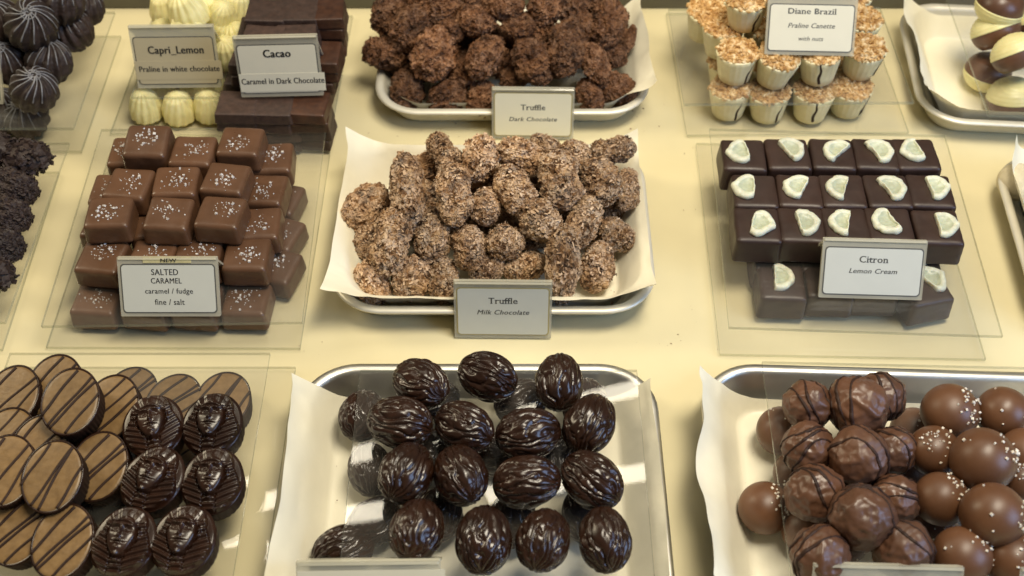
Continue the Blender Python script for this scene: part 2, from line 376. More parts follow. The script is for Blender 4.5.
def rr_mesh(name, hx, hy, r, z0, z1, m, cy=0):
    p = rrect(hx, hy, r, 5); n = len(p)
    v = [(x, y+cy, z0) for x, y in p]+[(x, y+cy, z1) for x, y in p]
    f = [tuple(range(n))[::-1], tuple(range(n, 2*n))]+[(a, (a+1) % n, n+(a+1) % n, n+a) for a in range(n)]
    return newmesh(name, v, f, m, False)
def price_tag(bl, br, z, toppx, lines, label, card='card', lean=35, border='border', strip=None, topbar=.12, tape=None, roll=0, foot=True):
    a = np.array(P(*bl, z)); b = np.array(P(*br, z)); w = np.linalg.norm(b-a); mid = (a+b)/2; ang = math.atan2(b[1]-a[1], b[0]-a[0])
    sc_ = scale_at(mid[0], mid[1], z+1.5); h = toppx/sc_/math.cos(TH-math.radians(lean))
    root = bpy.data.objects.new('price_tag', None); COL.objects.link(root); root.empty_display_size = .01
    root.location = (mid[0]*S, mid[1]*S, (z+.02)*S); root.rotation_euler = (0, 0, ang)
    tag(root, label, 'price tag', 'small printed tags in clear holders')
    R = Euler((PI/2-math.radians(lean), 0, 0))
    hold = inst('tag_holder', rr_mesh('tag_holder', w/2, h/2, .06, -.22, 0, M['acrylic_holder'], h/2), (0, 0, .12), R, parent=root)
    if foot:
        # the bent-back leg of the holder
        Rf = Euler((PI/2-math.radians(-32), 0, 0))
        top = np.array([0, math.sin(math.radians(lean))*h, math.cos(math.radians(lean))*h])
        ln = top[2]/math.cos(math.radians(32))*.985
        inst('holder_foot', rr_mesh('holder_foot', w/2*.98, ln/2, .05, -.12, 0, M['acrylic_holder'], -ln/2), (0, top[1]-.15, top[2]+.06), Rf, parent=root)
    ch = h*(1-topbar-.07)/2; cyy = h*(.055)+ch
    bd = inst('tag_border', rr_mesh('tag_border', w/2*.95, ch, .22, .0, .012, M[border], cyy), (0, 0, .12), R, parent=root)
    cdm = inst('card', rr_mesh('card', w/2*.95-.07, ch-.07, .18, .0, .03, M[card], cyy), (0, 0, .12), R, parent=root)
    if strip:
        sy, sh = strip; inst('paper_strip', rr_mesh('paper_strip', w/2*1.0+.08, sh/2*h, .02, .03, .045, M['card_white' if card != 'card_tan' else 'card_tan'], sy*h), (.12, 0, .12), R, parent=root)
    for (txt, wf, yf, mt, it, *hh) in lines:
        me = text_mesh(txt, w*wf, M[mt], italic=it, height=hh[0]*h if hh else None, bold=hh[1] if len(hh) > 1 else .018, serif=(mt == 'ink_grey' and it == 0))
        lz = .034 if not strip else .05
        vv = Matrix.Rotation(0, 4, 'X')
        t = inst('lettering', me, (0, 0, 0), None, parent=cdm)
        t.location = Vector(((hh[2] if len(hh) > 2 else 0)*w*S, yf*h*S, lz*S))
    if tape:
        inst('tape', rr_mesh('tape', w*.24, .17, .02, .0, .04, M['tape'], h-.16), (0, 0, .12), R, parent=root)
        me = text_mesh('NEW', w*.16, M['ink'], height=.19); t = inst('lettering', me, (0, 0, 0), R, parent=root)
        q = R.to_matrix() @ Vector((w*.02, h-.25, .10)); t.location = (q+Vector((0, 0, .12)))*S
    return root

# ------------------------------------------------------------------ chocolate shapes
def lump(name, asp, m, seed, lvl=6, rough=1.0, fold=.13, flk=420, fm=None):
    v, f = ico(lvl); n = v.copy()
    # capsule-like core
    t = v[:, 0]; v2 = v.copy(); v2[:, 0] = np.sign(t)*np.abs(t)**.85*asp
    rad = 1+.0*t; v2[:, 1:] *= np.power(np.maximum(1-t**6*.6, .1), .35)[:, None]
    p = v2+seed*17.3
    lowf = fbm(p*1.1, 3, seed); mid = fbm(p*2.6, 3, seed+40, ridge=True); f1, f2, cid = worley(p*4.2+.35*np.stack([vnoise(p*6, 3), vnoise(p*6, 4), vnoise(p*6, 5)], 1), seed)
    g1, g2, gid = worley(p*8.5+.5*np.stack([vnoise(p*9, 6), vnoise(p*9, 7), vnoise(p*9, 8)], 1), seed+4)
    hi = fbm(p*16, 3, seed+80)
    d = .27*lowf+fold*mid+rough*(0*mid+.17*(cid-.5)*np.clip((f2-f1)*5, 0, 1)+.15*(gid-.5)*np.clip((g2-g1)*5, 0, 1)+.05*hi)
    v2 = v2+n*d[:, None]
    # shavings clinging to the crust
    rng = np.random.RandomState(seed+500); mb = MB(); mb.add(v2, f); ns = len(f); pick = rng.choice(len(v2), flk, replace=False)
    for q in pick:
        t = rng.randn(3); t -= n[q]*t.dot(n[q])*.75; t /= np.linalg.norm(t); b = np.cross(n[q]+.5*rng.randn(3), t); b /= np.linalg.norm(b); c = np.cross(t, b)
        L = .06+.08*rng.rand(); mb.box(v2[q]+n[q]*.02, (L, L*(.3+.3*rng.rand()), .014), np.stack([t, b, c], 1))
    me = mb.mesh(name, m, False); me.materials.append(fm or m)
    me.polygons.foreach_set('material_index', [0]*ns+[int(rng.rand() < .55) for _ in range(flk) for _k in range(1) for _j in range(1)][0:0]+sum([[int(rng.rand() < .55)]*6 for _ in range(flk)], []))
    return me
def walnut(name, seed):
    nu, nv = 220, 110; ph = np.linspace(0, 2*PI, nu, endpoint=False); th = np.linspace(.02, PI-.02, nv)
    a, b = np.meshgrid(ph, th); a = a.ravel(); b = b.ravel()
    n = np.stack([np.cos(b), np.sin(b)*np.cos(a), np.sin(b)*np.sin(a)], 1)
    p = n*np.array([1.0, 1.6, 1.6])+seed*5.1
    w = fbm(p*np.array([.95, 1, 1]), 2, seed)*2.9+fbm(p*2.3, 2, seed+3)*.9
    k = 7
    r1 = np.abs(np.sin(a*k+w*1.5)); w2 = fbm(p*1.5, 2, seed+7)*2
    r2 = np.abs(np.sin(a*4+w2+n[:, 0]*2.2))
    fade = np.clip(np.sin(b)*2.2, 0, 1)
    h = .115*(r1**.6-1)*fade+.07*(r2**.5-1)*fade+.02*fbm(p*2, 2, seed+9)
    sh = n*np.array([1.60, 1.29, 1.25])
    sh[:, 0] *= 1+.04*n[:, 0]
    v = sh+n*h[:, None]
    f = [(j*nu+i, j*nu+(i+1) % nu, (j+1)*nu+(i+1) % nu, (j+1)*nu+i) for j in range(nv-1) for i in range(nu)]
    f.append(tuple(range(nu))[::-1]); f.append(tuple((nv-1)*nu+i for i in range(nu)))
    return newmesh(name, v, f, M['darkgloss'])
def disc_body(name, hx, hy, H, top, m, flutes=44, fl=.035, rings=70, seg=200, taper=.9):
    v = []; f = []
    a = np.linspace(0, 2*PI, seg, endpoint=False)
    rr = np.linspace(1/rings, 1, rings)
    for r in rr:
        x = r*np.cos(a); y = r*np.sin(a); z = top(x, y, r)
        v.append(np.stack([x*hx, y*hy, z+H], 1))
    for s_, k in ((.12, 1.0), (.3, .99), (.6, .95), (.85, .92), (.97, .9), (1.0, .86)):
        g = 1+fl*(np.abs(np.cos(a*flutes/2))-.5)*min(1, s_*3)
        kk = (1-(1-taper)*s_)*(1 if s_ < .97 else .985 if s_ < 1 else .95)
        v.append(np.stack([np.cos(a)*hx*kk*g, np.sin(a)*hy*kk*g, np.full(seg, H*(1-s_))], 1))
    n = len(v); V = np.concatenate(v)
    for k in range(n-1):
        for i in range(seg):
            j = (i+1) % seg; f.append((k*seg+i, k*seg+j, (k+1)*seg+j, (k+1)*seg+i)[::-1])
    f.append(tuple(range(seg))); f.append(tuple((n-1)*seg+i for i in range(seg))[::-1])
    me = newmesh(name, V, f, m)
    bm = bmesh.new(); bm.from_mesh(me); bmesh.ops.recalc_face_normals(bm, faces=bm.faces); bm.to_mesh(me); bm.free()
    me.materials.append(M['side'])
    me.polygons.foreach_set('material_index', [1 if (max(me.vertices[i].co.z for i in p.vertices) < H*S*.97) or min(me.vertices[i].co.z for i in p.vertices) < H*S*.9 else 0 for p in me.polygons])
    return me
def G(x, y, cx, cy, sx, sy, p=2): return np.exp(-(np.abs((x-cx)/sx)**p+np.abs((y-cy)/sy)**p))
def pharaoh_top(seed=0):
    def top(x, y, r):
        e = np.sqrt(np.clip(1-(r/1.0)**2, 0, 1))
        z = .16*e+.04*np.clip((1-r)*12, 0, 1)
        fx = x/.45; fy = (y-.07)/.58; jaw = 1+.30*np.clip(-fy, 0, 1); q = (fx*jaw)**2+fy**2
        face = np.sqrt(np.clip(1-q, 0, 1)); inside = np.clip((1-q)*7, 0, 1); edge = np.clip((.975-r)*14, 0, 1)
        ax_ = np.abs(x); wy = .70+.30*np.clip((.30-y)/.6, 0, 1)**.8; wy = np.where(y > .30, .70*np.sqrt(np.clip(1-((y-.30)/.70)**2, 0, 1)), wy)
        hood = np.clip((wy-ax_)*16, 0, 1)*edge
        cloth = hood*(1-inside)
        s1 = np.sin((y*.93-ax_*.35)*38); s1 = np.sign(s1)*np.abs(s1)**.6
        top_s = np.sin(np.arctan2(x, y+.2)*22)
        upper = (y > .50).astype(float); col = ((ax_ < .20) & (y < -.40)).astype(float)
        s2 = np.sin(y*40)
        z += hood*.17
        z += cloth*.055*np.where(upper > .5, .45*top_s, np.where(col > .5, s2, s1))
        z -= .10*np.exp(-((ax_-.21)/.022)**2)*np.clip((-.42-y)*20, 0, 1)*edge
        dome = np.clip(1-(x/.50)**2-((y-.35)/.50)**2, 0, 1)
        z += .04*np.sqrt(dome)*np.clip((y-.42)*8, 0, 1)*(1-inside*.0)*edge
        z += face**.6*.34*inside*np.where(y > .47, .35, 1)
        z += .13*np.exp(-((y-.47+.10*(x/.4)**2)/.045)**2)*np.clip((.46-ax_)*14, 0, 1)
        z += .08*G(x, y, 0, .64, .05, .13)
        z -= .10*np.exp(-((np.sqrt(q)-1.06)/.05)**2)*np.clip((.45-y)*10, 0, 1)*edge*1.0
        z += inside*(.13*G(x, y, 0, .13, .05, .19, 2.5)+.06*G(x, y, 0, .02, .09, .045))
        z += inside*(-.15*G(x, y, -.18, .22, .13, .065)-.15*G(x, y, .18, .22, .12, .06))
        z += inside*(.11*G(x, y, -.18, .215, .08, .035)+.11*G(x, y, .18, .215, .08, .03))
        z += inside*(.11*G(x, y, -.18, .345, .14, .035)+.11*G(x, y, .18, .345, .14, .03))
        z += inside*(.075*G(x, y, 0, -.095, .13, .03)+.07*G(x, y, 0, -.17, .10, .03)-.08*G(x, y, 0, -.132, .15, .014))
        z += inside*.08*G(x, y, 0, -.29, .09, .06)
        z += .12*G(x, y, -.51, .17, .045, .12)+.12*G(x, y, .51, .17, .045, .12)
        z += .16*G(x, y, 0, -.52, .09, .14)
        z = np.where(r > .985, .0, z)
        return z*1.05
    return top
def crystals(mb, pts, nrm, size, rng):
    for p, n in zip(pts, nrm):
        s = size*(.5+rng.rand()); q = Euler((rng.rand()*6, rng.rand()*6, rng.rand()*6)).to_matrix()
        mb.box(p+n*s*.25, (s*.5, s*(.3+.25*rng.rand()), s*(.3+.2*rng.rand())), np.array(q))
def round_box(name, hx, hy, hz, m, seed, bev=.32, puff=.05):
    bm = bmesh.new(); bmesh.ops.create_cube(bm, size=2)
    bmesh.ops.subdivide_edges(bm, edges=bm.edges[:], cuts=18, use_grid_fill=True)
    v = np.array([x.co[:] for x in bm.verts]); h = np.array([hx, hy, hz])
    w = v*h; inner = np.clip(w, -(h-bev), h-bev); d = w-inner; l = np.linalg.norm(d, axis=1)+1e-9
    w = inner+d/l[:, None]*np.minimum(l, bev)[:, None]
    w[:, :2] *= (1-.035*(w[:, 2:3]/hz))                       # drafted sides
    w[:, 2] += puff*(1-(w[:, 0]/hx)**2)*(1-(w[:, 1]/hy)**2)*(w[:, 2] > 0)
    nn = w/np.linalg.norm(w, axis=1)[:, None]
    w += nn*(.045*fbm(w*.8+seed*3.3, 2, seed)+.012*fbm(w*4+seed, 2, seed+2))[:, None]
    f = [tuple(x.index for x in q.verts) for q in bm.faces]; bm.free()
    return newmesh(name, w, f, m), w
def flakes(name, hx, hy, ztop, seed, n, m, size=.11, cx=0, cy=0, spread=.45):
    rng = np.random.RandomState(seed); mb = MB()
    for _ in range(n):
        x = np.clip(cx+rng.randn()*spread, -hx*.85, hx*.85); y = np.clip(cy+rng.randn()*spread*.9, -hy*.85, hy*.85)
        crystals(mb, [np.array([x, y, ztop])], [np.array([0, 0, 1.0])], size*(.5+1.0*rng.rand()**2), rng)
    return mb.mesh(name, m, False)
def lemon_mesh(name, seed):
    rng = np.random.RandomState(seed); seg = 60; a = np.linspace(0, 2*PI, seg, endpoint=False)
    # rounded wedge: one straight side, one bulging, pointed at one end
    x = .50*np.cos(a); y = .78*np.sin(a)
    cut = -.10-.18*rng.rand(); x = np.where(x < cut, cut-.12*(-(x-cut))**.5*.4, x); x = x-cut*.5
    x *= 1-.32*np.clip(-y/.8, 0, 1)*(.4+rng.rand()*.9)
    x += (rng.rand()-.5)*.25*(y/.8)**2
    base = np.stack([x, y], 1)*(1+.05*np.stack([vnoise(np.stack([np.cos(a)*2, np.sin(a)*2, a*0+seed], 1), seed)]*2, 1))
    prof = [(1.0, 0), (1.04, .10), (1.0, .24), (.90, .31), (.78, .32), (.66, .27), (.55, .20), (.40, .17), (.2, .16), (.05, .16)]
    V = []; nz = 0
    for k, z in prof:
        q = np.concatenate([base*k, np.full((seg, 1), z)], 1)
        q += .035*np.stack([vnoise(q*5+seed, i) for i in range(3)], 1)*(k > .3); V.append(q)
    n = len(V); V = np.concatenate(V)
    f = [(k*seg+i, k*seg+(i+1) % seg, (k+1)*seg+(i+1) % seg, (k+1)*seg+i) for k in range(n-1) for i in range(seg)]
    mid = 5*seg
    me = newmesh(name, V, f+[tuple((n-1)*seg+i for i in range(seg)), tuple(range(seg))[::-1]], M['lemon'])
    me.materials.append(M['pith'])
    idx = [1 if (len(p.vertices) == 4 and min(p.vertices) >= 5*seg) or (len(p.vertices) > 4 and min(p.vertices) > seg) else 0 for p in me.polygons]
    me.polygons.foreach_set('material_index', idx); return me
def fluted(name, m, seed, R=1.05, H=2.0, fl=13, amp=.038, swirl=.5):
    seg = 130; prof = [(.0, 1.0), (.25, .985), (.5, .92), (.72, .82), (.88, .62), (1.0, .44), (1.05, .22), (1.04, .05), (.97, 0), (.5, 0)]
    a = np.linspace(0, 2*PI, seg, endpoint=False); V = []
    t = np.linspace(0, 1, 34); pr = np.array(prof); ti = np.linspace(0, 1, len(prof))
    for q in t:
        r = np.interp(q, ti, pr[:, 0]); z = np.interp(q, ti, pr[:, 1])
        g = 1+amp*np.cos(fl*(a+swirl*q))*min(1, r*1.2)
        V.append(np.stack([np.cos(a)*max(r, .01)*R*g, np.sin(a)*max(r, .01)*R*g, (z*H+.05*np.cos(fl*(a+swirl*q))*(r < .9)*r-H/2)+0*a], 1))
    n = len(V); V = np.concatenate(V); V += .03*np.stack([vnoise(V*1.4+seed, i) for i in range(3)], 1)
    f = [((k+1)*seg+i, (k+1)*seg+(i+1) % seg, k*seg+(i+1) % seg, k*seg+i)[::-1] for k in range(n-1) for i in range(seg)]
    return newmesh(name, V, f, m)
def cup(name, m, seed):
    seg = 120; a = np.linspace(0, 2*PI, seg, endpoint=False); V = []
    for z, r in ((-1.15, .1), (-1.17, .82), (-1.1, .9), (-.6, .98), (0, 1.07), (.6, 1.16), (.95, 1.22), (1.0, 1.19), (1.0, .2)):
        g = 1+.008*np.cos(22*a)*(r > .85); V.append(np.stack([np.cos(a)*r*g, np.sin(a)*r*g, z+0*a], 1))
    n = len(V); V = np.concatenate(V)
    f = [(k*seg+i, k*seg+(i+1) % seg, (k+1)*seg+(i+1) % seg, (k+1)*seg+i) for k in range(n-1) for i in range(seg)]
    f += [tuple(range(seg))[::-1], tuple((n-1)*seg+i for i in range(seg))]
    return newmesh(name, V, f, m)
def nut_top(name, seed):
    rng = np.random.RandomState(seed); mb = MB(); v0, f0 = ico(1)
    for _ in range(210):
        r = 1.2*math.sqrt(rng.rand()); t = rng.rand()*2*PI; z = 1.0+.30*(1-(r/1.2)**2)+.06*rng.rand()
        s = .11+.13*rng.rand(); q = np.array(Euler((rng.rand()*6, rng.rand()*6, rng.rand()*6)).to_matrix())
        v = (v0*np.array([s, s*.75, s*.5])*(1+.35*rng.randn(len(v0), 1)*.5)) @ q.T
        mb.add(v+np.array([r*math.cos(t), r*math.sin(t), z]), f0)
    v, f = ico(3); v = v*np.array([1.12, 1.12, .28])+np.array([0, 0, .98]); mb.add(v, f)
    return mb.mesh(name, M['nuts'], False)
def streaks(name, seed, n=3):
    rng = np.random.RandomState(seed); mb = MB()
    for k in range(n):
        t0 = rng.rand()*2*PI if k else -1.6+.5*rng.randn(); tw = rng.randn()*.35; z = np.linspace(1.0, -1.05+rng.rand()*.4, 16)
        r = 1.0+(z+0)*.13+.055+.01
        t = t0+tw*(1-z)/2+.04*np.sin(z*5); pts = np.stack([np.cos(t)*r, np.sin(t)*r, z], 1); nr = np.stack([np.cos(t), np.sin(t), 0*t], 1)
        mb.tube(pts, .05+.07*rng.rand(), 6, flat=.35, nrm=nr)
    return mb.mesh(name, M['stripe'])
def ball_surface(n, seed, rough, kind):
    p = n*1.5+seed*4.1
    if kind == 'wrapped':
        f1, f2, cid = worley(p*1.05, seed); q = fbm(p*1.2, 3, seed+3, ridge=True)
        return 1+.11*(f1-.5)+.07*q+.04*fbm(p*3, 2, seed+5, ridge=True)+.02*(1-np.clip((f2-f1)*6, 0, 1))
    if kind == 'swirl':
        e = np.arccos(np.clip(n[:, 2], -1, 1)); t = np.arctan2(n[:, 1], n[:, 0])
        return 1+.055*np.cos(13*(t-1.3*np.exp(-e*1.6)-.15*e))*np.clip(e*2, 0, 1)+.06*fbm(p*2.2, 3, seed)
    return 1+.02*fbm(p*.8, 2, seed)
def ball(name, m, seed, kind, lvl=5):
    v, f = ico(lvl); r = ball_surface(v, seed, 0, kind); w = v*r[:, None]
    if kind == 'salt': w[:, 2] = np.where(w[:, 2] < -.72, -.72+(w[:, 2]+.72)*.25, w[:, 2])
    return newmesh(name, w, f, m)
def drizzle(name, seed, kind='wrapped', m='stripe', n=4, r=.04):
    rng = np.random.RandomState(seed+100); mb = MB()
    ax = np.array([rng.randn()*.5, rng.randn()*.6+.2, .25*rng.randn()]); ax /= np.linalg.norm(ax)
    u = np.cross(ax, [0, 0, 1.0]); u /= np.linalg.norm(u); w = np.cross(ax, u)
    for k in range(n):
        h = -.62+1.24*(k+.5)/n+.09*rng.randn(); t = np.linspace(0, 2*PI, 90, endpoint=False); hh = h+.10*np.sin(t*2+rng.rand()*6)+.05*np.sin(t*3+rng.rand()*6)
        rad = np.sqrt(np.clip(1-hh**2, .05, 1)); d = ax*hh[:, None]+(u*np.cos(t)[:, None]+w*np.sin(t)[:, None])*rad[:, None]
        d /= np.linalg.norm(d, axis=1)[:, None]; s = ball_surface(d, seed, 0, kind)
        mb.tube(d*(s*1.0)[:, None], r*(1+.35*np.sin(t*3+rng.rand()*6)), 7, closed=True, flat=.7, nrm=d)
    return mb.mesh(name, M[m])
def swirl(name, seed):
    rng = np.random.RandomState(seed); mb = MB()
    for k in range(13):
        t0 = 2*PI*k/13+.1*rng.randn(); e = np.linspace(.10, 1.15+.3*rng.rand(), 26); t = t0+1.3*np.exp(-e*1.6)+.15*e
        d = np.stack([np.sin(e)*np.cos(t), np.sin(e)*np.sin(t), np.cos(e)], 1); mb.tube(d*1.05, .020+.014*np.abs(np.sin(e*5+rng.rand()*6)), 6, flat=.6, nrm=d)
    e = np.linspace(.02, .35, 40); t = np.linspace(0, 14, 40); d = np.stack([np.sin(e)*np.cos(t), np.sin(e)*np.sin(t), np.cos(e)], 1); mb.tube(d*1.01, .03, 6, nrm=d)
    return mb.mesh(name, M['whitestripe'])
def ball_crystals(name, seed, n, cap, dirv, size, m='sugar'):
    rng = np.random.RandomState(seed); dirv = np.array(dirv, float); dirv /= np.linalg.norm(dirv); P_ = []
    for _ in range(n):
        d = dirv+rng.randn(3)*cap*(.4+rng.rand()); d /= np.linalg.norm(d); P_.append(d)
    P_ = np.array(P_); s = ball_surface(P_, 0, 0, 'salt'); mb = MB(); crystals(mb, P_*s[:, None], P_, size, rng)
    return mb.mesh(name, M[m], False)

# ================================================================== THE SCENE
# ---- acrylic sheets
acrylic_sheet((46, 347), (300, 348), 150, .3, 'lower clear sheet resting on the shelf under the salted caramels')
acrylic_sheet((41, 326), (302, 322), 128, 2.0, 'upper clear sheet between the layers of salted caramels')
acrylic_sheet((720, 354), (986, 359), 145, .3, 'lower clear sheet resting on the shelf under the lemon creams')
acrylic_sheet((729, 327), (1003, 336), 132, 2.4, 'upper clear sheet between the layers of lemon creams')
acrylic_sheet((-150, 352), (2, 349), 173, .3, 'lower clear sheet under the flaky dark chocolates at the photo edge')
acrylic_sheet((-150, 322), (5, 322), 143, 2.4, 'upper clear sheet carrying the flaky dark chocolates')
acrylic_sheet((-120, 151), (81, 151), 36, .3, 'lower clear sheet under the white swirled dark balls')
acrylic_sheet((-120, 128), (73, 128), 12, 2.9, 'upper clear sheet carrying the white swirled dark balls')
acrylic_sheet((110, 133), (330, 137), 14, .3, 'lower clear sheet shared by white pralines and cacao squares')
acrylic_sheet((131, 97), (231, 97), 14, 2.5, 'upper clear sheet between the layers of white fluted pralines')
acrylic_sheet((687, 135), (909, 132), 12, .3, 'lower clear sheet under the nut topped cream cups')
acrylic_sheet((684, 104), (914, 102), 8, 2.95, 'upper clear sheet between the layers of nut topped cups')
acrylic_sheet((-90, 640), (255, 640), 367, .3, 'lower clear sheet under the striped and pharaoh chocolates')
acrylic_sheet((-90, 640), (222, 640), 353, 2.3, 'upper clear sheet carrying the pharaoh chocolates')
acrylic_sheet((332, 640), (660, 640), 370, 2.95, 'clear sheet over the tray of walnut shaped chocolates')
acrylic_sheet((800, 640), (1180, 650), 365, 2.95, 'clear sheet over the tray of milk chocolate balls')
acrylic_sheet((989, 115), (1130, 117), -40, 2.7, 'clear sheet over the tray of two tone chocolates')

# ---- trays and paper
tD = tray((372, 113), (652, 113), 5, 'pale metal tray holding the dark chocolate truffle lumps', m='matt_tray')
tI = tray((327, 312), (659, 312), 146, 'pale metal tray holding the milk chocolate truffle lumps', m='matt_tray')
tM = tray((262, 650), (682, 650), 363, 'steel tray holding the walnut shaped dark chocolates')
tN = tray((722, 650), (1230, 668), 368, 'steel tray holding drizzled and sugared milk balls')
tF = tray((922, 121), (1130, 131), 5, 'pale metal tray holding the two tone chocolates', m='matt_tray')
tK = tray((1042, 330), (1212, 338), 156, 'pale metal tray with a pale dusted truffle beside the lemon creams', m='matt_tray')
parchment(tD, (.8, 3.6, 1.7, 1.5), 'white paper liner under the dark truffle lumps', 3, curl=48)
parchment(tI, (3.3, 2.9, 3.0, 2.6), 'white paper liner under the milk truffle lumps', 5, curl=45)
parchment(tM, (3.6, 3.0, 1.0, .7), 'white paper liner under the walnut shaped chocolates', 8, curl=55)
parchment(tN, (4.2, 2.0, 1.0, .7), 'white paper liner under the milk chocolate balls', 12, curl=50)
parchment(tF, (3.3, 2.0, 2.7, 1.6), 'paper liner in the tray of two tone chocolates', 15, curl=50)
parchment(tK, (3.3, 2.0, 1.6, 2.4), 'paper liner with a raised corner beside the pale truffle', 18, curl=60)

# ---- salted caramels
cm = [round_box('salted_caramel', 1.29, 1.28, .70, M['milk'], s, bev=.25, puff=.02) for s in (1, 2, 3, 4)]
cf = [flakes('salt_flakes', 1.3, 1.2, .69, 20+s, 46, M['salt'], .075, cx=.15*math.sin(s*2), cy=.12*math.cos(s*3), spread=.38) for s in range(6)]
L1, L2, L3 = 1.72, 3.42, 4.84
car = [
 ('lowest layer, front row', L1, [(96, 297), (147, 298), (197, 298), (246, 298)]),
 ('lowest layer at its right side', L1, [(275, 264), (278, 231), (279, 196)]),
 ('middle layer, front row', L2, [(101, 255), (151, 256), (198, 252), (246, 253)]),
 ('middle layer, second row', L2, [(106, 222), (155, 222), (205, 222), (258, 222)]),
 ('middle layer, third row', L2, [(112, 188), (162, 190), (212, 190), (264, 188)]),
 ('middle layer, back row', L2+.1, [(130, 150), (170, 158), (220, 158), (271, 156)]),
 ('top layer, front row', L3, [(108, 211), (168, 212), (220, 211)]),
 ('top layer, second row', L3, [(128, 182), (175, 180), (225, 177)]),
 ('top layer, back row', L3, [(148, 145), (192, 149), (240, 140)]),
]
k = 0
for rn, z, pts in car:
    for i, (px, py) in enumerate(pts):
        x, y = P(px, py, z); k += 1
        rz = random.uniform(-.10, .10)-.03
        if rn.startswith('top'): rz = [.06, -.05, -.1, -.12, .05, -.14, .0, -.03, -.06][k-len(sum([p for _, _, p in car[:6]], []))-1]
        tl = (random.uniform(-.03, .03), random.uniform(-.03, .03))
        if (px, py) == (148, 145): tl = (.12, .03); z2 = z+.5
        else: z2 = z
        if rn.startswith('lowest layer at'): rz -= .25
        o = inst('salted_caramel', cm[k % 4][0], (x, y, z2-.71), Euler((tl[0], tl[1], rz)))
        inst('salt_flakes', cf[(k*5) % 6], (0, 0, .02), Euler((0, 0, (k*1.7) % 6.28)), parent=o)
        tag(o, f'salt topped milk caramel, {place_word(i, len(pts))}, {rn}', 'chocolate', 'salted milk chocolate caramels')
x, y = P(150, 135, L3+.3)
price_tag((122, 318), (221, 318), 2.0, 60, [('SALTED', .27, .70, 'ink', 0, .105, .02, -.03), ('CARAMEL', .31, .56, 'ink', 0, .095, .02, -.02), ('caramel / fudge', .48, .39, 'ink', 0, .09, .016), ('fine / salt', .30, .20, 'ink', 0, .10, .016)],
          'white tag reading SALTED CARAMEL with a taped NEW strip', tape=True, topbar=.10)

# ---- lemon creams
lm = [round_box('lemon_cream', 1.33, 1.41, .88, M['dark'], 30+s, bev=.24, puff=.03) for s in (1, 2, 3)]
ls = [lemon_mesh('lemon_slice', 50+s) for s in range(5)]
Z1, Z2 = 2.07, 4.17
cit = [
 ('lowest layer, front row', Z1, [(782, 281, -.3, 5), (829, 279, 0, 0), (873, 278, 0, 0), (924, 285, .35, 12)]),
 ('lowest layer, second row', Z1, [(775, 252, 0, 0), (821, 253, 0, 0), (867, 254, 0, 0), (916, 256, 0, 0)]),
 ('upper layer, front row', Z2, [(758, 224, -.05, -10), (802, 224, 0, 0), (846, 224, -.02, 170), (890, 224, .0, 190), (938, 226, .15, 10)]),
 ('upper layer, second row', Z2, [(755, 190, -.25, 180), (800, 190, -.05, 165), (843, 190, .0, 150), (888, 190, 0, 25), (931, 190, .05, 0)]),
 ('upper layer, back row', Z2, [(744, 154, 0, 175), (788, 153, -.03, 20), (833, 153, .32, 150), (876, 153, .05, 20), (916, 153, .0, 180)])]
for rn, z, pts in cit:
    for i, (px, py, ox, rot) in enumerate(pts):
        x, y = P(px, py, z); k += 1
        o = inst('lemon_cream', lm[k % 3][0], (x, y, z-.88), Euler((0, 0, random.uniform(-.03, .03)-.03+(.28 if (rn == 'lowest layer, front row' and i == 3) else 0))))
        inst('lemon_slice', ls[(k*3) % 5], (ox+random.uniform(-.08, .08), random.uniform(-.05, .15), .87), Euler((0, 0, math.radians(rot+random.uniform(-12, 12)))), (1.62, 1.2, 1.1), parent=o)
        tag(o, f'dark square with candied lemon, {place_word(i, len(pts))}, {rn}', 'chocolate', 'dark squares topped with candied lemon')
price_tag((818, 299), (921, 302), 2.4, 60, [('Citron', .28, .61, 'ink_grey', 0, .115, .022), ('Lemon Cream', .46, .43, 'ink_grey', .25, .085, .018)], 'white tag reading Citron, Lemon Cream before dark lemon squares', topbar=.12)

# ---- milk truffle lumps
lmk = [lump('milk_truffle', 1.75, M['crust_milk'], s, flk=900, fm=M['shaving']) for s in (1, 2, 3)]+[lump('milk_truffle', 1.15, M['crust_milk'], s, flk=650, fm=M['shaving']) for s in (4, 5)]
ldk = [lump('dark_truffle', 1.7, M['crust_dark'], s, rough=.5, fold=.24) for s in (11, 12, 13)]+[lump('dark_truffle', 1.15, M['crust_dark'], s, rough=.5, fold=.24) for s in (14, 15)]
def put_lump(name, meshes, px, py, w, h, ang, z, label, group, i, incl=25, seed=0):
    "w,h: length along its axis and across, in pixels; ang: axis in the picture, degrees from the horizontal"
    x, y = P(px, py, z); s = scale_at(x, y, z); L = w/s/2; W = h/s/2; asp = L/W
    me = meshes[i % 3] if asp > 1.3 else meshes[3+i % 2]; base = 1.75 if asp > 1.3 else 1.15
    a = math.radians(ang); c = math.radians(incl)
    X = Vector((math.cos(a), math.sin(a)*math.cos(c), math.sin(a)*math.sin(c))).normalized()
    nrm = Vector((0, -math.sin(c), math.cos(c))); Y = nrm.cross(X).normalized(); Z = X.cross(Y)
    R = Matrix((X, Y, Z)).transposed() @ Matrix.Rotation((i*2.4) % 6.28, 3, 'X')
    o = inst(name, me, (x, y, z), R, (L/base*.96, W*.90, W*.88)); tag(o, label, 'truffle', group); return o
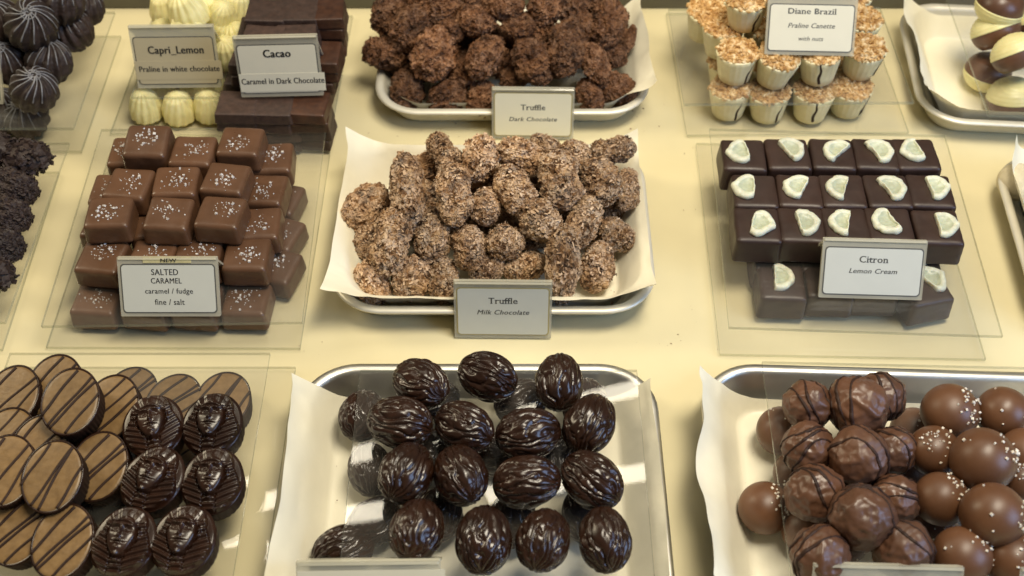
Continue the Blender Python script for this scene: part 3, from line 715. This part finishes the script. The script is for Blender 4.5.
milk = [
 ('front row', [(372, 282, 44, 36, 110, 1.3), (412, 279, 42, 40, 60, 1.3), (443, 280, 48, 30, 85, 1.2), (487, 270, 34, 28, 20, 1.3), (526, 267, 44, 30, 15, 1.3), (562, 264, 80, 37, 86, 2.6), (597, 268, 54, 34, 80, 1.4)]),
 ('second row', [(368, 241, 38, 28, 70, 1.6), (391, 241, 72, 40, 75, 3.0), (433, 240, 46, 40, 80, 2.5), (469, 248, 46, 34, 105, 2.4), (505, 243, 36, 36, 0, 2.5), (541, 221, 44, 40, 130, 3.6), (583, 222, 58, 34, 70, 3.2), (617, 235, 42, 32, 150, 1.9)]),
 ('third row', [(365, 207, 52, 40, 50, 2.5), (407, 190, 76, 38, 97, 4.4), (454, 194, 64, 38, 98, 4.6), (486, 207, 40, 30, 85, 3.6), (516, 191, 54, 37, 115, 4.4), (560, 179, 62, 42, 100, 4.8), (601, 182, 52, 37, 105, 4.2), (627, 190, 42, 26, 80, 3.0)]),
 ('back row', [(440, 148, 30, 26, 120, 4.2), (451, 163, 30, 30, 60, 4.2), (481, 158, 44, 36, 80, 5.0), (520, 155, 44, 35, 160, 5.0), (546, 150, 36, 30, 140, 4.2), (576, 158, 36, 32, 100, 4.2), (612, 151, 48, 28, 12, 3.9)]),
 ('buried bottom row', [(395, 222, 50, 40, 10, 1.5), (440, 226, 50, 40, 170, 1.4), (485, 230, 50, 40, 20, 1.4), (530, 228, 50, 40, 0, 1.4), (575, 226, 50, 36, 160, 1.4), (415, 198, 46, 38, 10, 1.4), (462, 200, 46, 38, 170, 1.4), (515, 205, 46, 38, 170, 1.4), (560, 200, 46, 36, 0, 1.4), (612, 208, 36, 30, 40, 1.4), (475, 175, 50, 36, 0, 2.6), (540, 172, 50, 36, 10, 2.6), (590, 172, 46, 34, 170, 2.2), (425, 172, 46, 34, 20, 2.2)])]
i = 0
for rn, pts in milk:
    for j, q in enumerate(pts):
        if rn[0] == 'b' and rn[1] == 'u': q = (q[0], q[1], q[2]*1.05, q[3]*1.1, q[4], q[5]-.25)
        i += 1; put_lump('milk_truffle', lmk, *q[:5], q[5], f'crusty milk chocolate truffle lump, {place_word(j, len(pts))}, {rn} of the heap', 'crusty milk chocolate truffles', i)
dk = [
 ('front row', [(407, 91, 44, 32, 95, 1.5), (447, 97, 40, 32, 20, 1.4), (481, 98, 34, 30, 70, 1.5), (590, 97, 40, 28, 115, 1.5), (618, 91, 40, 34, 150, 1.5)]),
 ('second row', [(386, 54, 46, 32, 172, 2.9), (435, 54, 52, 45, 70, 3.6), (464, 74, 34, 26, 60, 2.4), (486, 57, 46, 36, 60, 3.8), (513, 78, 30, 26, 30, 2.2), (533, 62, 54, 36, 120, 3.8), (565, 48, 62, 36, 78, 4.4), (595, 64, 48, 28, 110, 3.2), (613, 57, 28, 24, 30, 2.4)]),
 ('third row', [(412, 29, 46, 38, 50, 4.4), (448, 32, 34, 30, 40, 4.2), (476, 21, 42, 30, 165, 5.0), (521, 27, 40, 28, 15, 4.8), (541, 32, 30, 26, 60, 4.4), (580, 28, 36, 30, 80, 4.0), (607, 24, 56, 36, 75, 4.2), (630, 39, 32, 11, 75, 2.9)]),
 ('back row', [(389, 13, 42, 34, 60, 4.4), (440, 8, 44, 34, 20, 5.2), (506, 7, 38, 28, 10, 5.8), (544, 8, 38, 34, 80, 5.8), (572, 5, 36, 30, 60, 5.0), (598, 0, 36, 30, 0, 4.8), (472, 0, 36, 28, 0, 5.6), (410, -4, 40, 30, 0, 4.6)]),
 ('buried bottom row', [(415, 66, 46, 36, 0, 1.5), (460, 60, 46, 36, 20, 1.5), (505, 62, 46, 36, 0, 1.5), (550, 62, 46, 36, 170, 1.5), (590, 52, 40, 34, 0, 1.5), (430, 35, 46, 36, 10, 2.2), (480, 38, 46, 36, 10, 2.4), (525, 42, 46, 36, 0, 2.4), (575, 36, 46, 36, 10, 2.4), (400, 35, 40, 30, 0, 1.8), (615, 34, 34, 28, 70, 1.6)])]
for rn, pts in dk:
    for j, q in enumerate(pts):
        i += 1; put_lump('dark_truffle', ldk, *q[:5], q[5], f'lumpy dark chocolate truffle, {place_word(j, len(pts))}, {rn} of the heap', 'lumpy dark chocolate truffles', i)
price_tag((455, 339), (551, 340), 0, 57, [('Truffle', .30, .62, 'ink_grey', 0, .11, .022), ('Milk Chocolate', .53, .43, 'ink_grey', .25, .085, .018)], 'pale tag reading Truffle, Milk Chocolate before the milk truffle tray', lean=14, border='border_gold', topbar=.09)
price_tag((492, 140), (573, 141), 0, 46, [('Truffle', .30, .58, 'ink_grey', 0, .11, .018), ('Dark Chocolate', .58, .36, 'ink_grey', .25, .085, .014)], 'cream tag reading Truffle, Dark Chocolate before the dark truffle tray', lean=14, card='card_cream', border='border_gold', topbar=.07)

# ---- walnut shaped chocolates
wn = [walnut('walnut_chocolate', s) for s in (1, 2, 3, 4)]
wal = [
 ('back row', 4.35, [(421.6, 384, 140), (488.6, 377, 155), (559, 383, 85)]),
 ('second row', 4.3, [(401, 423, 165), (465, 428, 145), (527, 434, 15), (589, 425, 65)]),
 ('third row', 4.3, [(406, 474, 70), (461, 476, 110), (525.5, 482, 5), (593, 481, 135)]),
 ('front row', 4.3, [(416.5, 531, 80), (483.5, 541, 85), (543, 541, 75), (605, 541, 95)]),
 ('under the sheet, back row', 1.55, [(362, 416, 80), (430, 402, 20), (520, 402, 30), (585, 405, 80)]),
 ('under the sheet, middle row', 1.55, [(370, 470, 100), (430, 455, 60), (500, 455, 0), (560, 458, 90)]),
 ('under the sheet, front row', 1.55, [(374, 522, 40), (440, 515, 80), (512, 520, 80), (585, 515, 90)]),
 ('corner by the tag', 1.55, [(342, 551, 20)])]
for rn, z, pts in wal:
    for j, (px, py, an) in enumerate(pts):
        i += 1; x, y = P(px, py, z); a = math.radians(an)
        R = Euler((0, 0, a)).to_matrix() @ Matrix.Rotation(random.uniform(-.15, .15), 3, 'Y') @ Matrix.Rotation((i*1.9) % 6.28, 3, 'X')
        s_ = random.uniform(.97, 1.04)*(1.0 if z > 3 else .93)
        o = inst('walnut_chocolate', wn[i % 4], (x, y, z), R, (s_, s_, s_))
        tag(o, f'glossy walnut shaped dark chocolate, {place_word(j, len(pts))}, {rn}', 'chocolate', 'walnut shaped dark chocolates')
price_tag((300, 634), (442, 632), 2.95, 76, [('Walnut Dark', .5, .66, 'ink', 0, .12, .02, .05)], 'tag cut off by the photo bottom, below the walnut shaped chocolates', topbar=.12, strip=(.70, .36))

# ---- drizzled and sugared balls
wb = [(ball('drizzled_truffle', M['wrapped'], s, 'wrapped'), drizzle('drizzle', s, n=3, r=.055)) for s in (1, 2, 3, 4)]
sb = [ball('sugared_truffle', M['ball'], s, 'salt', 4) for s in (1, 2)]
sx = [ball_crystals('sugar_nibs', 60+s, n, c, dv, .068) for s, (n, c, dv) in enumerate([(24, .5, (.2, -.3, 1)), (34, .42, (.5, -.3, .9)), (12, .6, (.3, -.5, .8)), (34, .42, (-.2, 0, 1)), (24, .55, (.6, -.1, .8))])]
base = 2.95
wr = [
 ('back row', [(808, 405, 48, 1.2), (857, 406, 58, 1.6), (880, 397, 48, 1.2)]),
 ('second row', [(808, 448, 50, 1.3), (858, 456, 58, 1.9), (893, 450, 46, 1.2)]),
 ('third row', [(815, 493, 56, 1.4), (862, 517, 63, 2.4), (895, 499, 48, 1.3)]),
 ('front row', [(820, 556, 58, 1.5), (903, 550, 58, 1.6)])]
for rn, pts in wr:
    for j, (px, py, d, dz) in enumerate(pts):
        i += 1; z = base+dz; x, y = P(px, py, z); r = d/scale_at(x, y, z)/2*.985
        o = inst('drizzled_truffle', wb[i % 4][0], (x, y, z), Euler((random.uniform(-.5, .5), random.uniform(-.5, .5), random.uniform(0, 6))), (r*1.03, r, r)); inst('drizzle', wb[i % 4][1], parent=o)
        tag(o, f'drizzled milk chocolate ball, {place_word(j, len(pts))}, {rn}', 'truffle', 'milk chocolate balls with dark drizzle')
sr = [
 ('back row', base, [(914, 431, 48, -1.6), (950, 412, 58, 1.4), (1003, 413, 54, 1.4)]),
 ('second row', base, [(934, 451, 52, 1.4), (983, 460, 66, 2.4), (1026, 455, 56, 1.6)]),
 ('third row', base, [(941, 499, 55, 1.4), (993, 515, 66, 2.6), (1022, 480, 44, 1.3)]),
 ('front row', base, [(962, 556, 60, 1.5), (1014, 560, 60, 1.4)]),
 ('lower layer under the sheet', .25, [(850, 478, 50, 1.35), (905, 468, 50, 1.35), (960, 478, 50, 1.35), (842, 540, 52, 1.35), (935, 535, 52, 1.35), (1000, 540, 52, 1.35), (890, 520, 50, 1.35), (1010, 445, 50, 1.35)]),
 ('lower layer by the sheet edge', .25, [(781, 431, 50, 1.35), (796, 474, 46, 1.3), (765, 508, 54, 1.4), (806, 530, 50, 1.35)])]
for rn, b, pts in sr:
    for j, (px, py, d, dz) in enumerate(pts):
        i += 1; z = b+dz; x, y = P(px, py, z); r = d/scale_at(x, y, z)/2*.99
        o = inst('sugared_truffle', sb[i % 2], (x, y, z), Euler((0, 0, random.uniform(-.6, .6))), (r, r, r*.97)); inst('sugar_nibs', sx[i % 5], parent=o)
        tag(o, f'smooth milk ball with sugar nibs, {place_word(j, len(pts))}, {rn}', 'truffle', 'smooth milk balls with sugar nibs')
price_tag((808, 622), (957, 626), 2.95, 62, [('Truffle', .3, .5, 'ink', 0, .12, .02)], 'tag cut off by the photo bottom, below the drizzled balls', topbar=.2)
price_tag((1012, 626), (1150, 630), 2.95, 62, [('Truffle', .3, .5, 'ink', 0, .12, .02)], 'tag cut off by the photo corner, below the sugared balls', topbar=.2)

# ---- striped discs and pharaoh heads
flat = lambda x, y, r: np.where(r > .93, .05, .0)+0*x
db = disc_body('striped_disc', 1.5, 1.86, 1.35, flat, M['darkgloss'], rings=24, seg=176)
def cap_mesh():
    seg = 90; a = np.linspace(0, 2*PI, seg, endpoint=False); V = [np.stack([np.cos(a)*r*1.41, np.sin(a)*r*1.77, z+0*a], 1) for r, z in ((1, 1.36), (.97, 1.40), (.9, 1.415), (.5, 1.42), (.02, 1.425))]
    f = [(k*seg+i, k*seg+(i+1) % seg, (k+1)*seg+(i+1) % seg, (k+1)*seg+i) for k in range(4) for i in range(seg)]+[tuple(4*seg+i for i in range(seg))]
    return newmesh('caramel_top', np.concatenate(V), f, M['caramel'])
ct = cap_mesh()
def stripes_mesh(seed, offs, tilt):
    mb = MB(); rng = np.random.RandomState(seed)
    for o_ in offs:
        t = np.linspace(-1, 1, 30); a = math.radians(tilt+rng.randn()*4); L = math.sqrt(max(.05, 1-(o_/1.5)**2))*1.5
        u = t*L; w = o_+.03*np.sin(t*3+rng.rand()*5)+.02*rng.randn()
        pts = np.stack([u*math.cos(a)-w*math.sin(a), u*math.sin(a)+w*math.cos(a), np.full(30, 1.425)], 1)
        pts[:, 1] *= 1.15
        mb.tube(pts, .065+.025*rng.rand(), 6, flat=.5)
    return mb.mesh('drizzle', M['stripe'])
st = [stripes_mesh(1, (-.75, -.08, .95), 52), stripes_mesh(2, (-.9, -.2, .02, .75), 50), stripes_mesh(3, (-.2, .02, 1.05, -1.1), 56), stripes_mesh(4, (-.6, 0, .7), 48)]
dz2 = 2.3
dis = [
 ('back row', [(10, 397, 3.6, 20, 0), (54, 386, 3.3, 22, 1), (130, 395, 1.3, 6, 1), (173, 401, 1.4, 0, 1), (223, 399, 1.4, 0, 2)]),
 ('second row', [(70, 401, 4.7, 22, 1), (110, 407, 3.3, 22, 3)]),
 ('middle row', [(5, 470, 4.6, 22, 0), (38, 448, 3.4, 22, 0), (98, 466, 3.4, 22, 1), (7, 440, 3.4, 15, 3)]),
 ('front row', [(52, 476, 4.7, 22, 2), (17, 528, 3.4, 22, 1), (62, 541, 3.7, 22, 1)]),
 ('lower layer', [(195, 445, 1.4, 0, 3), (60, 520, 1.4, 0, 1), (120, 465, 1.4, 0, 2), (28, 430, 1.4, 0, 0), (78, 440, 1.4, 0, 3)])]
def put_disc(name, me, px, py, z, tilt, H, s=1.0, rz=0):
    x, y = P(px, py, z); R = Euler((math.radians(tilt*.6), math.radians(-tilt*.12), rz)).to_matrix(); c = Vector((x, y, z))-R @ Vector((0, 0, H*s))
    return inst(name, me, tuple(c), R, (s, s, s))
for rn, pts in dis:
    for j, (px, py, z, tl, sv) in enumerate(pts):
        i += 1; o = put_disc('striped_disc', db, px, py, z, tl, 1.4, .97, random.uniform(-.15, .1))
        inst('caramel_top', ct, parent=o); inst('drizzle', st[sv], parent=o)
        tag(o, f'caramel topped disc with dark stripes, {place_word(j, len(pts))}, {rn}', 'chocolate', 'striped caramel topped discs')
pm = disc_body('pharaoh_chocolate', 1.5, 1.72, 1.25, pharaoh_top(), M['darkgloss'], flutes=30, fl=.02, rings=130, seg=320)
pha = [('back row', [(152, 424, 14, .25), (211, 422, 14, 0)]), ('middle row', [(151, 477, 14, -.30), (211, 479, 14, .03)]), ('front row', [(122, 540, 14, -.12), (182, 538, 14, -.08)])]
for rn, pts in pha:
    for j, (px, py, tl, rz) in enumerate(pts):
        o = put_disc('pharaoh_chocolate', pm, px, py, 4.0, tl, 1.5, 1.0, rz)
        tag(o, f'dark chocolate pharaoh head, {place_word(j, len(pts))} in {rn}', 'chocolate', 'dark chocolate pharaoh heads')

# ---- white fluted pralines
wf = [fluted('white_praline', M['white'], s) for s in (1, 2)]
cap = [
 ('lower layer, front row', [(145, 103, 1.4, 0, 0, 1), (178, 105, 1.4, 0, 0, 1), (209, 103, 1.4, 0, 0, 1)]),
 ('lower layer, second row', [(160, 76, 1.4, 0, 0, 1), (192, 76, 1.4, 0, 0, 1), (221, 74, 1.4, 0, 0, 1)]),
 ('upper layer, front row', [(163, 48, 3.6, 0, 0, 1), (194, 50, 3.6, 0, 0, 1), (226, 50, 3.6, 10, 10, 1)]),
 ('upper layer, back rows', [(163, 32, 3.6, 0, 0, .9), (192, 31, 4.6, 80, 60, 1), (221, 30, 3.8, 20, -20, .95), (236, 36, 3.6, 10, 20, .95)]),
 ('top of the heap', [(185, 8, 5.8, 12, 10, 1.18), (209, 8, 4.8, 15, -5, .95), (222, 14, 4.8, 5, 20, .95), (236, 6, 4.6, 0, 20, .95), (163, 6, 3.8, 0, 0, .9)])]
for rn, pts in cap:
    for j, (px, py, z, rx, ry, s_) in enumerate(pts):
        i += 1; x, y = P(px, py, z); o = inst('white_praline', wf[i % 2], (x, y, z), Euler((math.radians(rx), math.radians(ry), i)), (s_,)*3)
        tag(o, f'ivory fluted praline, {place_word(j, len(pts))}, {rn}', 'praline', 'ivory white fluted pralines')
price_tag((139, 90), (222, 89), 2.55, 56, [('Capri_Lemon', .66, .56, 'ink', 0, .125, .03, .02), ('Praline in white chocolate', .96, .27, 'ink', 0, .095, .03, .03)], 'tan tag reading Capri Lemon before the ivory pralines', card='card_tan', topbar=.16, strip=(.29, .30), lean=18)

# ---- cacao squares
def slab(seed, m):
    me, w = round_box('cacao_square', 1.3, 1.2, .37, m, seed, bev=.08, puff=0); return me
sl = [slab(70, M['matt']), slab(71, M['matt']), slab(72, M['brownslab'])]
cac = [
 ('bottom layer, front row', 1.85, [(246, 121, 0), (280, 121, 1), (312, 119, 0)]),
 ('bottom layer, second row', 1.85, [(240, 92, 0), (275, 93, 1), (309, 92, 2)]),
 ('bottom layer, third row', 1.85, [(248, 65, 0), (283, 66, 1), (317, 64, 2)]),
 ('middle layer, front row', 3.4, [(238, 102, 0), (272, 103, 1), (308, 102, 2)]),
 ('middle layer, second row', 3.4, [(246, 73, 0), (281, 74, 1), (314, 73, 2)]),
 ('middle layer, third row', 3.4, [(252, 46, 0), (286, 46, 1), (321, 45, 2)]),
 ('upper layer, front row', 4.95, [(252, 55, 0), (287, 54, 1), (320, 52, 2)]),
 ('upper layer, second row', 4.95, [(258, 28, 0), (292, 27, 1), (324, 27, 2)]),
 ('top layer, front row', 6.5, [(262, 36, 0), (296, 35, 1)]),
 ('top layer, second row', 6.5, [(266, 10, 0), (299, 9, 1), (324, 8, 2)])]
for rn, z, pts in cac:
    for j, (px, py, t) in enumerate(pts):
        x, y = P(px, py, z)
        for half, word in ((0, 'upper of its pair'), (1, 'lower of its pair')):
            o = inst('cacao_square', sl[t], (x+random.uniform(-.07, .07), y+random.uniform(-.07, .07), z-.38-half*.77), Euler((random.uniform(-.015, .015), random.uniform(-.015, .015), random.uniform(-.10, .06))))
            tag(o, f'thin dark cacao square, {place_word(j, len(pts))}, {rn}, {word}', 'chocolate', 'stacked dark cacao squares')
price_tag((242, 99), (324, 97), 3.5, 53, [('Cacao', .33, .66, 'ink', 0, .13, .035), ('Caramel in Dark Chocolate', 1.0, .22, 'ink', 0, .10, .03, .03)], 'cream tag reading Cacao before the dark cacao squares', card='card_white', topbar=.12, strip=(.24, .30), lean=12)

# ---- nut topped cups
cu = cup('nut_cup', M['creamcup'], 1); nt_ = [nut_top('nut_topping', s) for s in (1, 2, 3)]; sk = [streaks('streaks', s, n) for s, n in ((1, 2), (2, 4), (3, 3))]
dia = [
 ('lower layer, front row', .3+1.17, [(729, 99, 0), (768, 102, 0), (812, 102, 1), (849, 97, 2)]),
 ('lower layer, second row', .3+1.17, [(727, 72, 0), (765, 74, 0), (806, 74, 1), (846, 72, 0)]),
 ('upper layer, front row', 2.95+1.17, [(736, 63, 0), (776, 67, 0), (819, 64, 1), (862, 58, 2)]),
 ('upper layer, second row', 2.95+1.17, [(722, 38, 1), (762, 36, 0), (806, 36, 0), (858, 30, 1)]),
 ('upper layer, back row', 2.95+1.17, [(706, 22, 0), (716, 2, 0), (850, 4, 0)]),
 ('top of the stack', 2.95+3.6, [(746, 10, 0), (795, 4, 0)])]
for rn, z, pts in dia:
    for j, (px, py, sv) in enumerate(pts):
        i += 1; x, y = P(px, py, z); q = 1.13; o = inst('nut_cup', cu, (x, y, z), Euler((random.uniform(-.05, .12), random.uniform(-.08, .08), random.uniform(-.3, .3))), (q, q, .94))
        inst('nut_topping', nt_[i % 3], parent=o, rot=Euler((0, 0, i*1.0))); inst('drizzle', sk[sv], parent=o)
        tag(o, f'cream cup topped with chopped nuts, {place_word(j, len(pts))}, {rn}', 'praline', 'cream cups topped with chopped nuts')
price_tag((764, 56), (853, 58), 5.3, 58, [('Diane Brazil', .54, .68, 'ink_grey', 0, .10, .022), ('Praline Canette', .52, .45, 'ink_grey', .25, .085, .018), ('with nuts', .28, .24, 'ink_grey', .25, .075, .014)], 'pale tag reading Diane Brazil above the nut topped cups', topbar=.14, card='card_white')

# ---- two tone chocolates
tb = ball('two_tone_chocolate', M['wrapped'], 5, 'salt', 5)
def half_shell():
    seg = 80; V = []; a = np.linspace(0, 2*PI, seg, endpoint=False)
    for e in np.linspace(.02, 1.55, 24):
        r = 1.025+.012*np.sin(e*30); V.append(np.stack([np.sin(e)*np.cos(a)*r, np.sin(e)*np.sin(a)*r, np.cos(e)*r+0*a], 1))
    V.append(np.stack([.95*np.cos(a), .95*np.sin(a), 0*a+.02], 1)); n = len(V)
    f = [(k*seg+i, (k+1)*seg+i, (k+1)*seg+(i+1) % seg, k*seg+(i+1) % seg) for k in range(n-1) for i in range(seg)]+[tuple(range(seg))]
    return newmesh('white_half', np.concatenate(V), f, M['white'])
hs_ = half_shell()
two = [('upper layer', [(1000, 6, 5.8, 24, 3.0, .2, 0), (996, 31, 4.2, 24, -.72, -.45, 1), (1016, 54, 4.6, 24, -.75, -.5, 1), (1034, 22, 4.2, 22, -.7, -.4, 1)]), ('under the sheet', [(988, 72, 1.5, 23, 3.0, .1, 0), (1012, 98, 1.5, 24, -.3, -.1, 1)])]
for rn, pts in two:
    for j, (px, py, z, r, rx, ry, w) in enumerate(pts):
        x, y = P(px, py, z); R = r/scale_at(x, y, z); o = inst('two_tone_chocolate', tb, (x, y, z), Euler((rx, ry, 0)), (R, R, R*.85))
        inst('white_half', hs_, parent=o)
        tag(o, f'half cream half brown domed chocolate, {place_word(j, len(pts))}, {rn}', 'chocolate', 'two tone domed chocolates')

# ---- swirled dark balls
sw = [ball('swirled_truffle', M['flaky_dark'], s, 'swirl', 6) for s in (1,)]; ss = [swirl('white_swirl', s) for s in (1, 2, 3)]
swr = [
 ('lower layer', .3, [(3, 112, 46), (26, 116, 44)]),
 ('upper layer, front row', 2.9, [(5, 62, 44), (34, 90, 46)]),
 ('upper layer, second row', 2.9, [(49, 62, 44), (14, 40, 44)]),
 ('upper layer, third row', 2.9, [(73, 31, 40), (45, 34, 40)]),
 ('top of the heap', 5.0, [(31, 26, 50), (-4, 20, 46), (60, 2, 46), (85, 8, 38)])]
for rn, b, pts in swr:
    for j, (px, py, d) in enumerate(pts):
        i += 1; x, y = P(px, py, b+1.4); r = d/scale_at(x, y, b+1.4)/2; z = b+r
        if rn == 'top of the heap' and px > 80: z = 4.4
        x, y = P(px, py, z); o = inst('swirled_truffle', sw[0], (x, y, z), Euler((.25+random.uniform(-.2, .2), random.uniform(-.2, .2), i)), (r, r, r)); inst('white_swirl', ss[i % 3], parent=o)
        tag(o, f'dark ball with white swirl, {place_word(j, len(pts))}, {rn}', 'truffle', 'dark balls with white swirls')
price_tag((-88, 104), (4, 106), 2.95, 44, [('Truffle', .3, .5, 'ink', 0, .12, .02)], 'tag cut off by the left photo edge, before the swirled balls', foot=False)

# ---- flaky dark chocolates at the left edge
def spiky(seed):
    rng = np.random.RandomState(seed); mb = MB(); v, f = ico(4); d = fbm(v*2+seed, 3, seed); mb.add(v*(.95+.12*d)[:, None]*np.array([1.35, 1, .8]), f)
    for _ in range(170):
        n = rng.randn(3); n /= np.linalg.norm(n); p = n*np.array([1.3, .98, .8]); q = np.array(Euler((rng.rand()*6, rng.rand()*6, rng.rand()*6)).to_matrix())
        mb.box(p, (.17*(.6+rng.rand()), .10, .05), q)
    return mb.mesh('flaky_chocolate', M['flaky_dark'], False)
fl_ = [spiky(1), spiky(2)]; logm = lump('flaky_chocolate', 1.5, M['flaky_dark'], 21, lvl=5, rough=.7)
fk = [('back row', [(26, 158, 3.6, fl_[0], 1.1), (-6, 150, 4.0, fl_[1], 1.1)]), ('second row', [(11, 186, 3.5, logm, 1.0), (-30, 184, 3.7, fl_[1], 1.1)]), ('third row', [(3, 214, 3.5, logm, 1.0)]), ('fourth row', [(-5, 244, 3.5, logm, 1.0)]), ('front row', [(-10, 275, 3.4, fl_[0], 1.0)])]
for rn, pts in fk:
    for j, (px, py, z, me, s_) in enumerate(pts[::-1]):
        x, y = P(px, py, z); o = inst('flaky_chocolate', me, (x, y, z), Euler((.1*j, .1, random.uniform(-.3, .3))), (s_,)*3)
        tag(o, f'flaky dark chocolate piece, {place_word(j, len(pts))}, {rn} at left edge', 'chocolate', 'flaky dark chocolates at the edge')

# ---- pale dusted truffle in the tray at the right edge
x, y = P(1018, 182, 1.5); o = inst('dusted_truffle', ball('dusted_truffle', M['dusty'], 8, 'salt', 5), (x, y, 1.5), None, (1.25, 1.2, 1.1))
tag(o, 'pale dusted truffle in the tray beside the lemon creams', 'truffle', 'pale dusted truffles')
mb = MB(); v0, f0 = ico(1); rng = np.random.RandomState(5)
def crumbs(n, cx, cy, sx_, sy_, z, s0):
    for _ in range(n):
        x, y = P(cx+rng.randn()*sx_, cy+rng.randn()*sy_, z); s_ = s0*(.4+rng.rand()**2*1.2)
        mb.add(v0*np.array([s_, s_*.8, s_*.5])*(1+.4*rng.randn(len(v0), 1)*.5)+np.array([x, y, z+s_*.4]), f0)
crumbs(10, 600, 292, 25, 5, .45, .06); crumbs(8, 660, 345, 40, 10, .02, .028); crumbs(8, 330, 345, 60, 8, .02, .022)
crumbs(14, 740, 500, 14, 40, .4, .035); crumbs(10, 320, 460, 12, 40, .4, .03); crumbs(16, 500, 130, 100, 5, .02, .035); crumbs(14, 690, 200, 10, 60, .02, .03); crumbs(10, 620, 110, 20, 4, .45, .06)
cr = inst('crumbs', mb.mesh('crumbs', M['crust_dark'], False)); cr['kind'] = 'stuff'; cr['label'] = 'fine chocolate crumbs scattered over the cream shelf and papers'
# ------------------------------------------------------------------ light
w = bpy.data.worlds.new('World'); sc.world = w; w.use_nodes = True
bg = w.node_tree.nodes['Background']; bg.inputs[0].default_value = (.90, .84, .70, 1); bg.inputs[1].default_value = .13
def area(name, loc, target, sx_, sy_, power, color):
    l = bpy.data.lights.new(name, 'AREA'); l.shape = 'RECTANGLE'; l.size = sx_*S; l.size_y = sy_*S; l.energy = power; l.color = color
    o = bpy.data.objects.new(name, l); COL.objects.link(o); o.location = Vector(loc)*S
    o.rotation_euler = (Vector(target)-Vector(loc)).to_track_quat('-Z', 'Y').to_euler(); return o
area('case_tube_front', (-9, 24, 70), (-5, 0, 0), 52, 2.0, .40, (1, .90, .70))
area('case_tube_rear', (-9, 33, 70), (-3, 12, 0), 52, 2.0, .40, (1, .90, .70))
area('added_side_key', (-88, 30, 66), (10, 0, 0), 24, 50, 4.5, (1, .86, .60))  # added warm key for directional contrast, set where the sheets don't mirror it
area('added_overhead_soft', (26, -8, 105), (8, 8, 0), 50, 28, 12.0, (1, .90, .72))  # added soft overhead light for general brightness, outside the sheets' reflections
area('window_light', (80, -45, 50), (8, -5, 0), 45, 45, 4.6, (.42, .62, 1))
# ------------------------------------------------------------------ render settings
sc.view_settings.view_transform = 'Standard'; sc.view_settings.look = 'None'; sc.view_settings.exposure = 0; sc.view_settings.gamma = 1
sc.render.engine = 'CYCLES'; sc.cycles.use_denoising = True
sc.cycles.max_bounces = 10; sc.cycles.transparent_max_bounces = 32; sc.cycles.caustics_reflective = False; sc.cycles.caustics_refractive = False
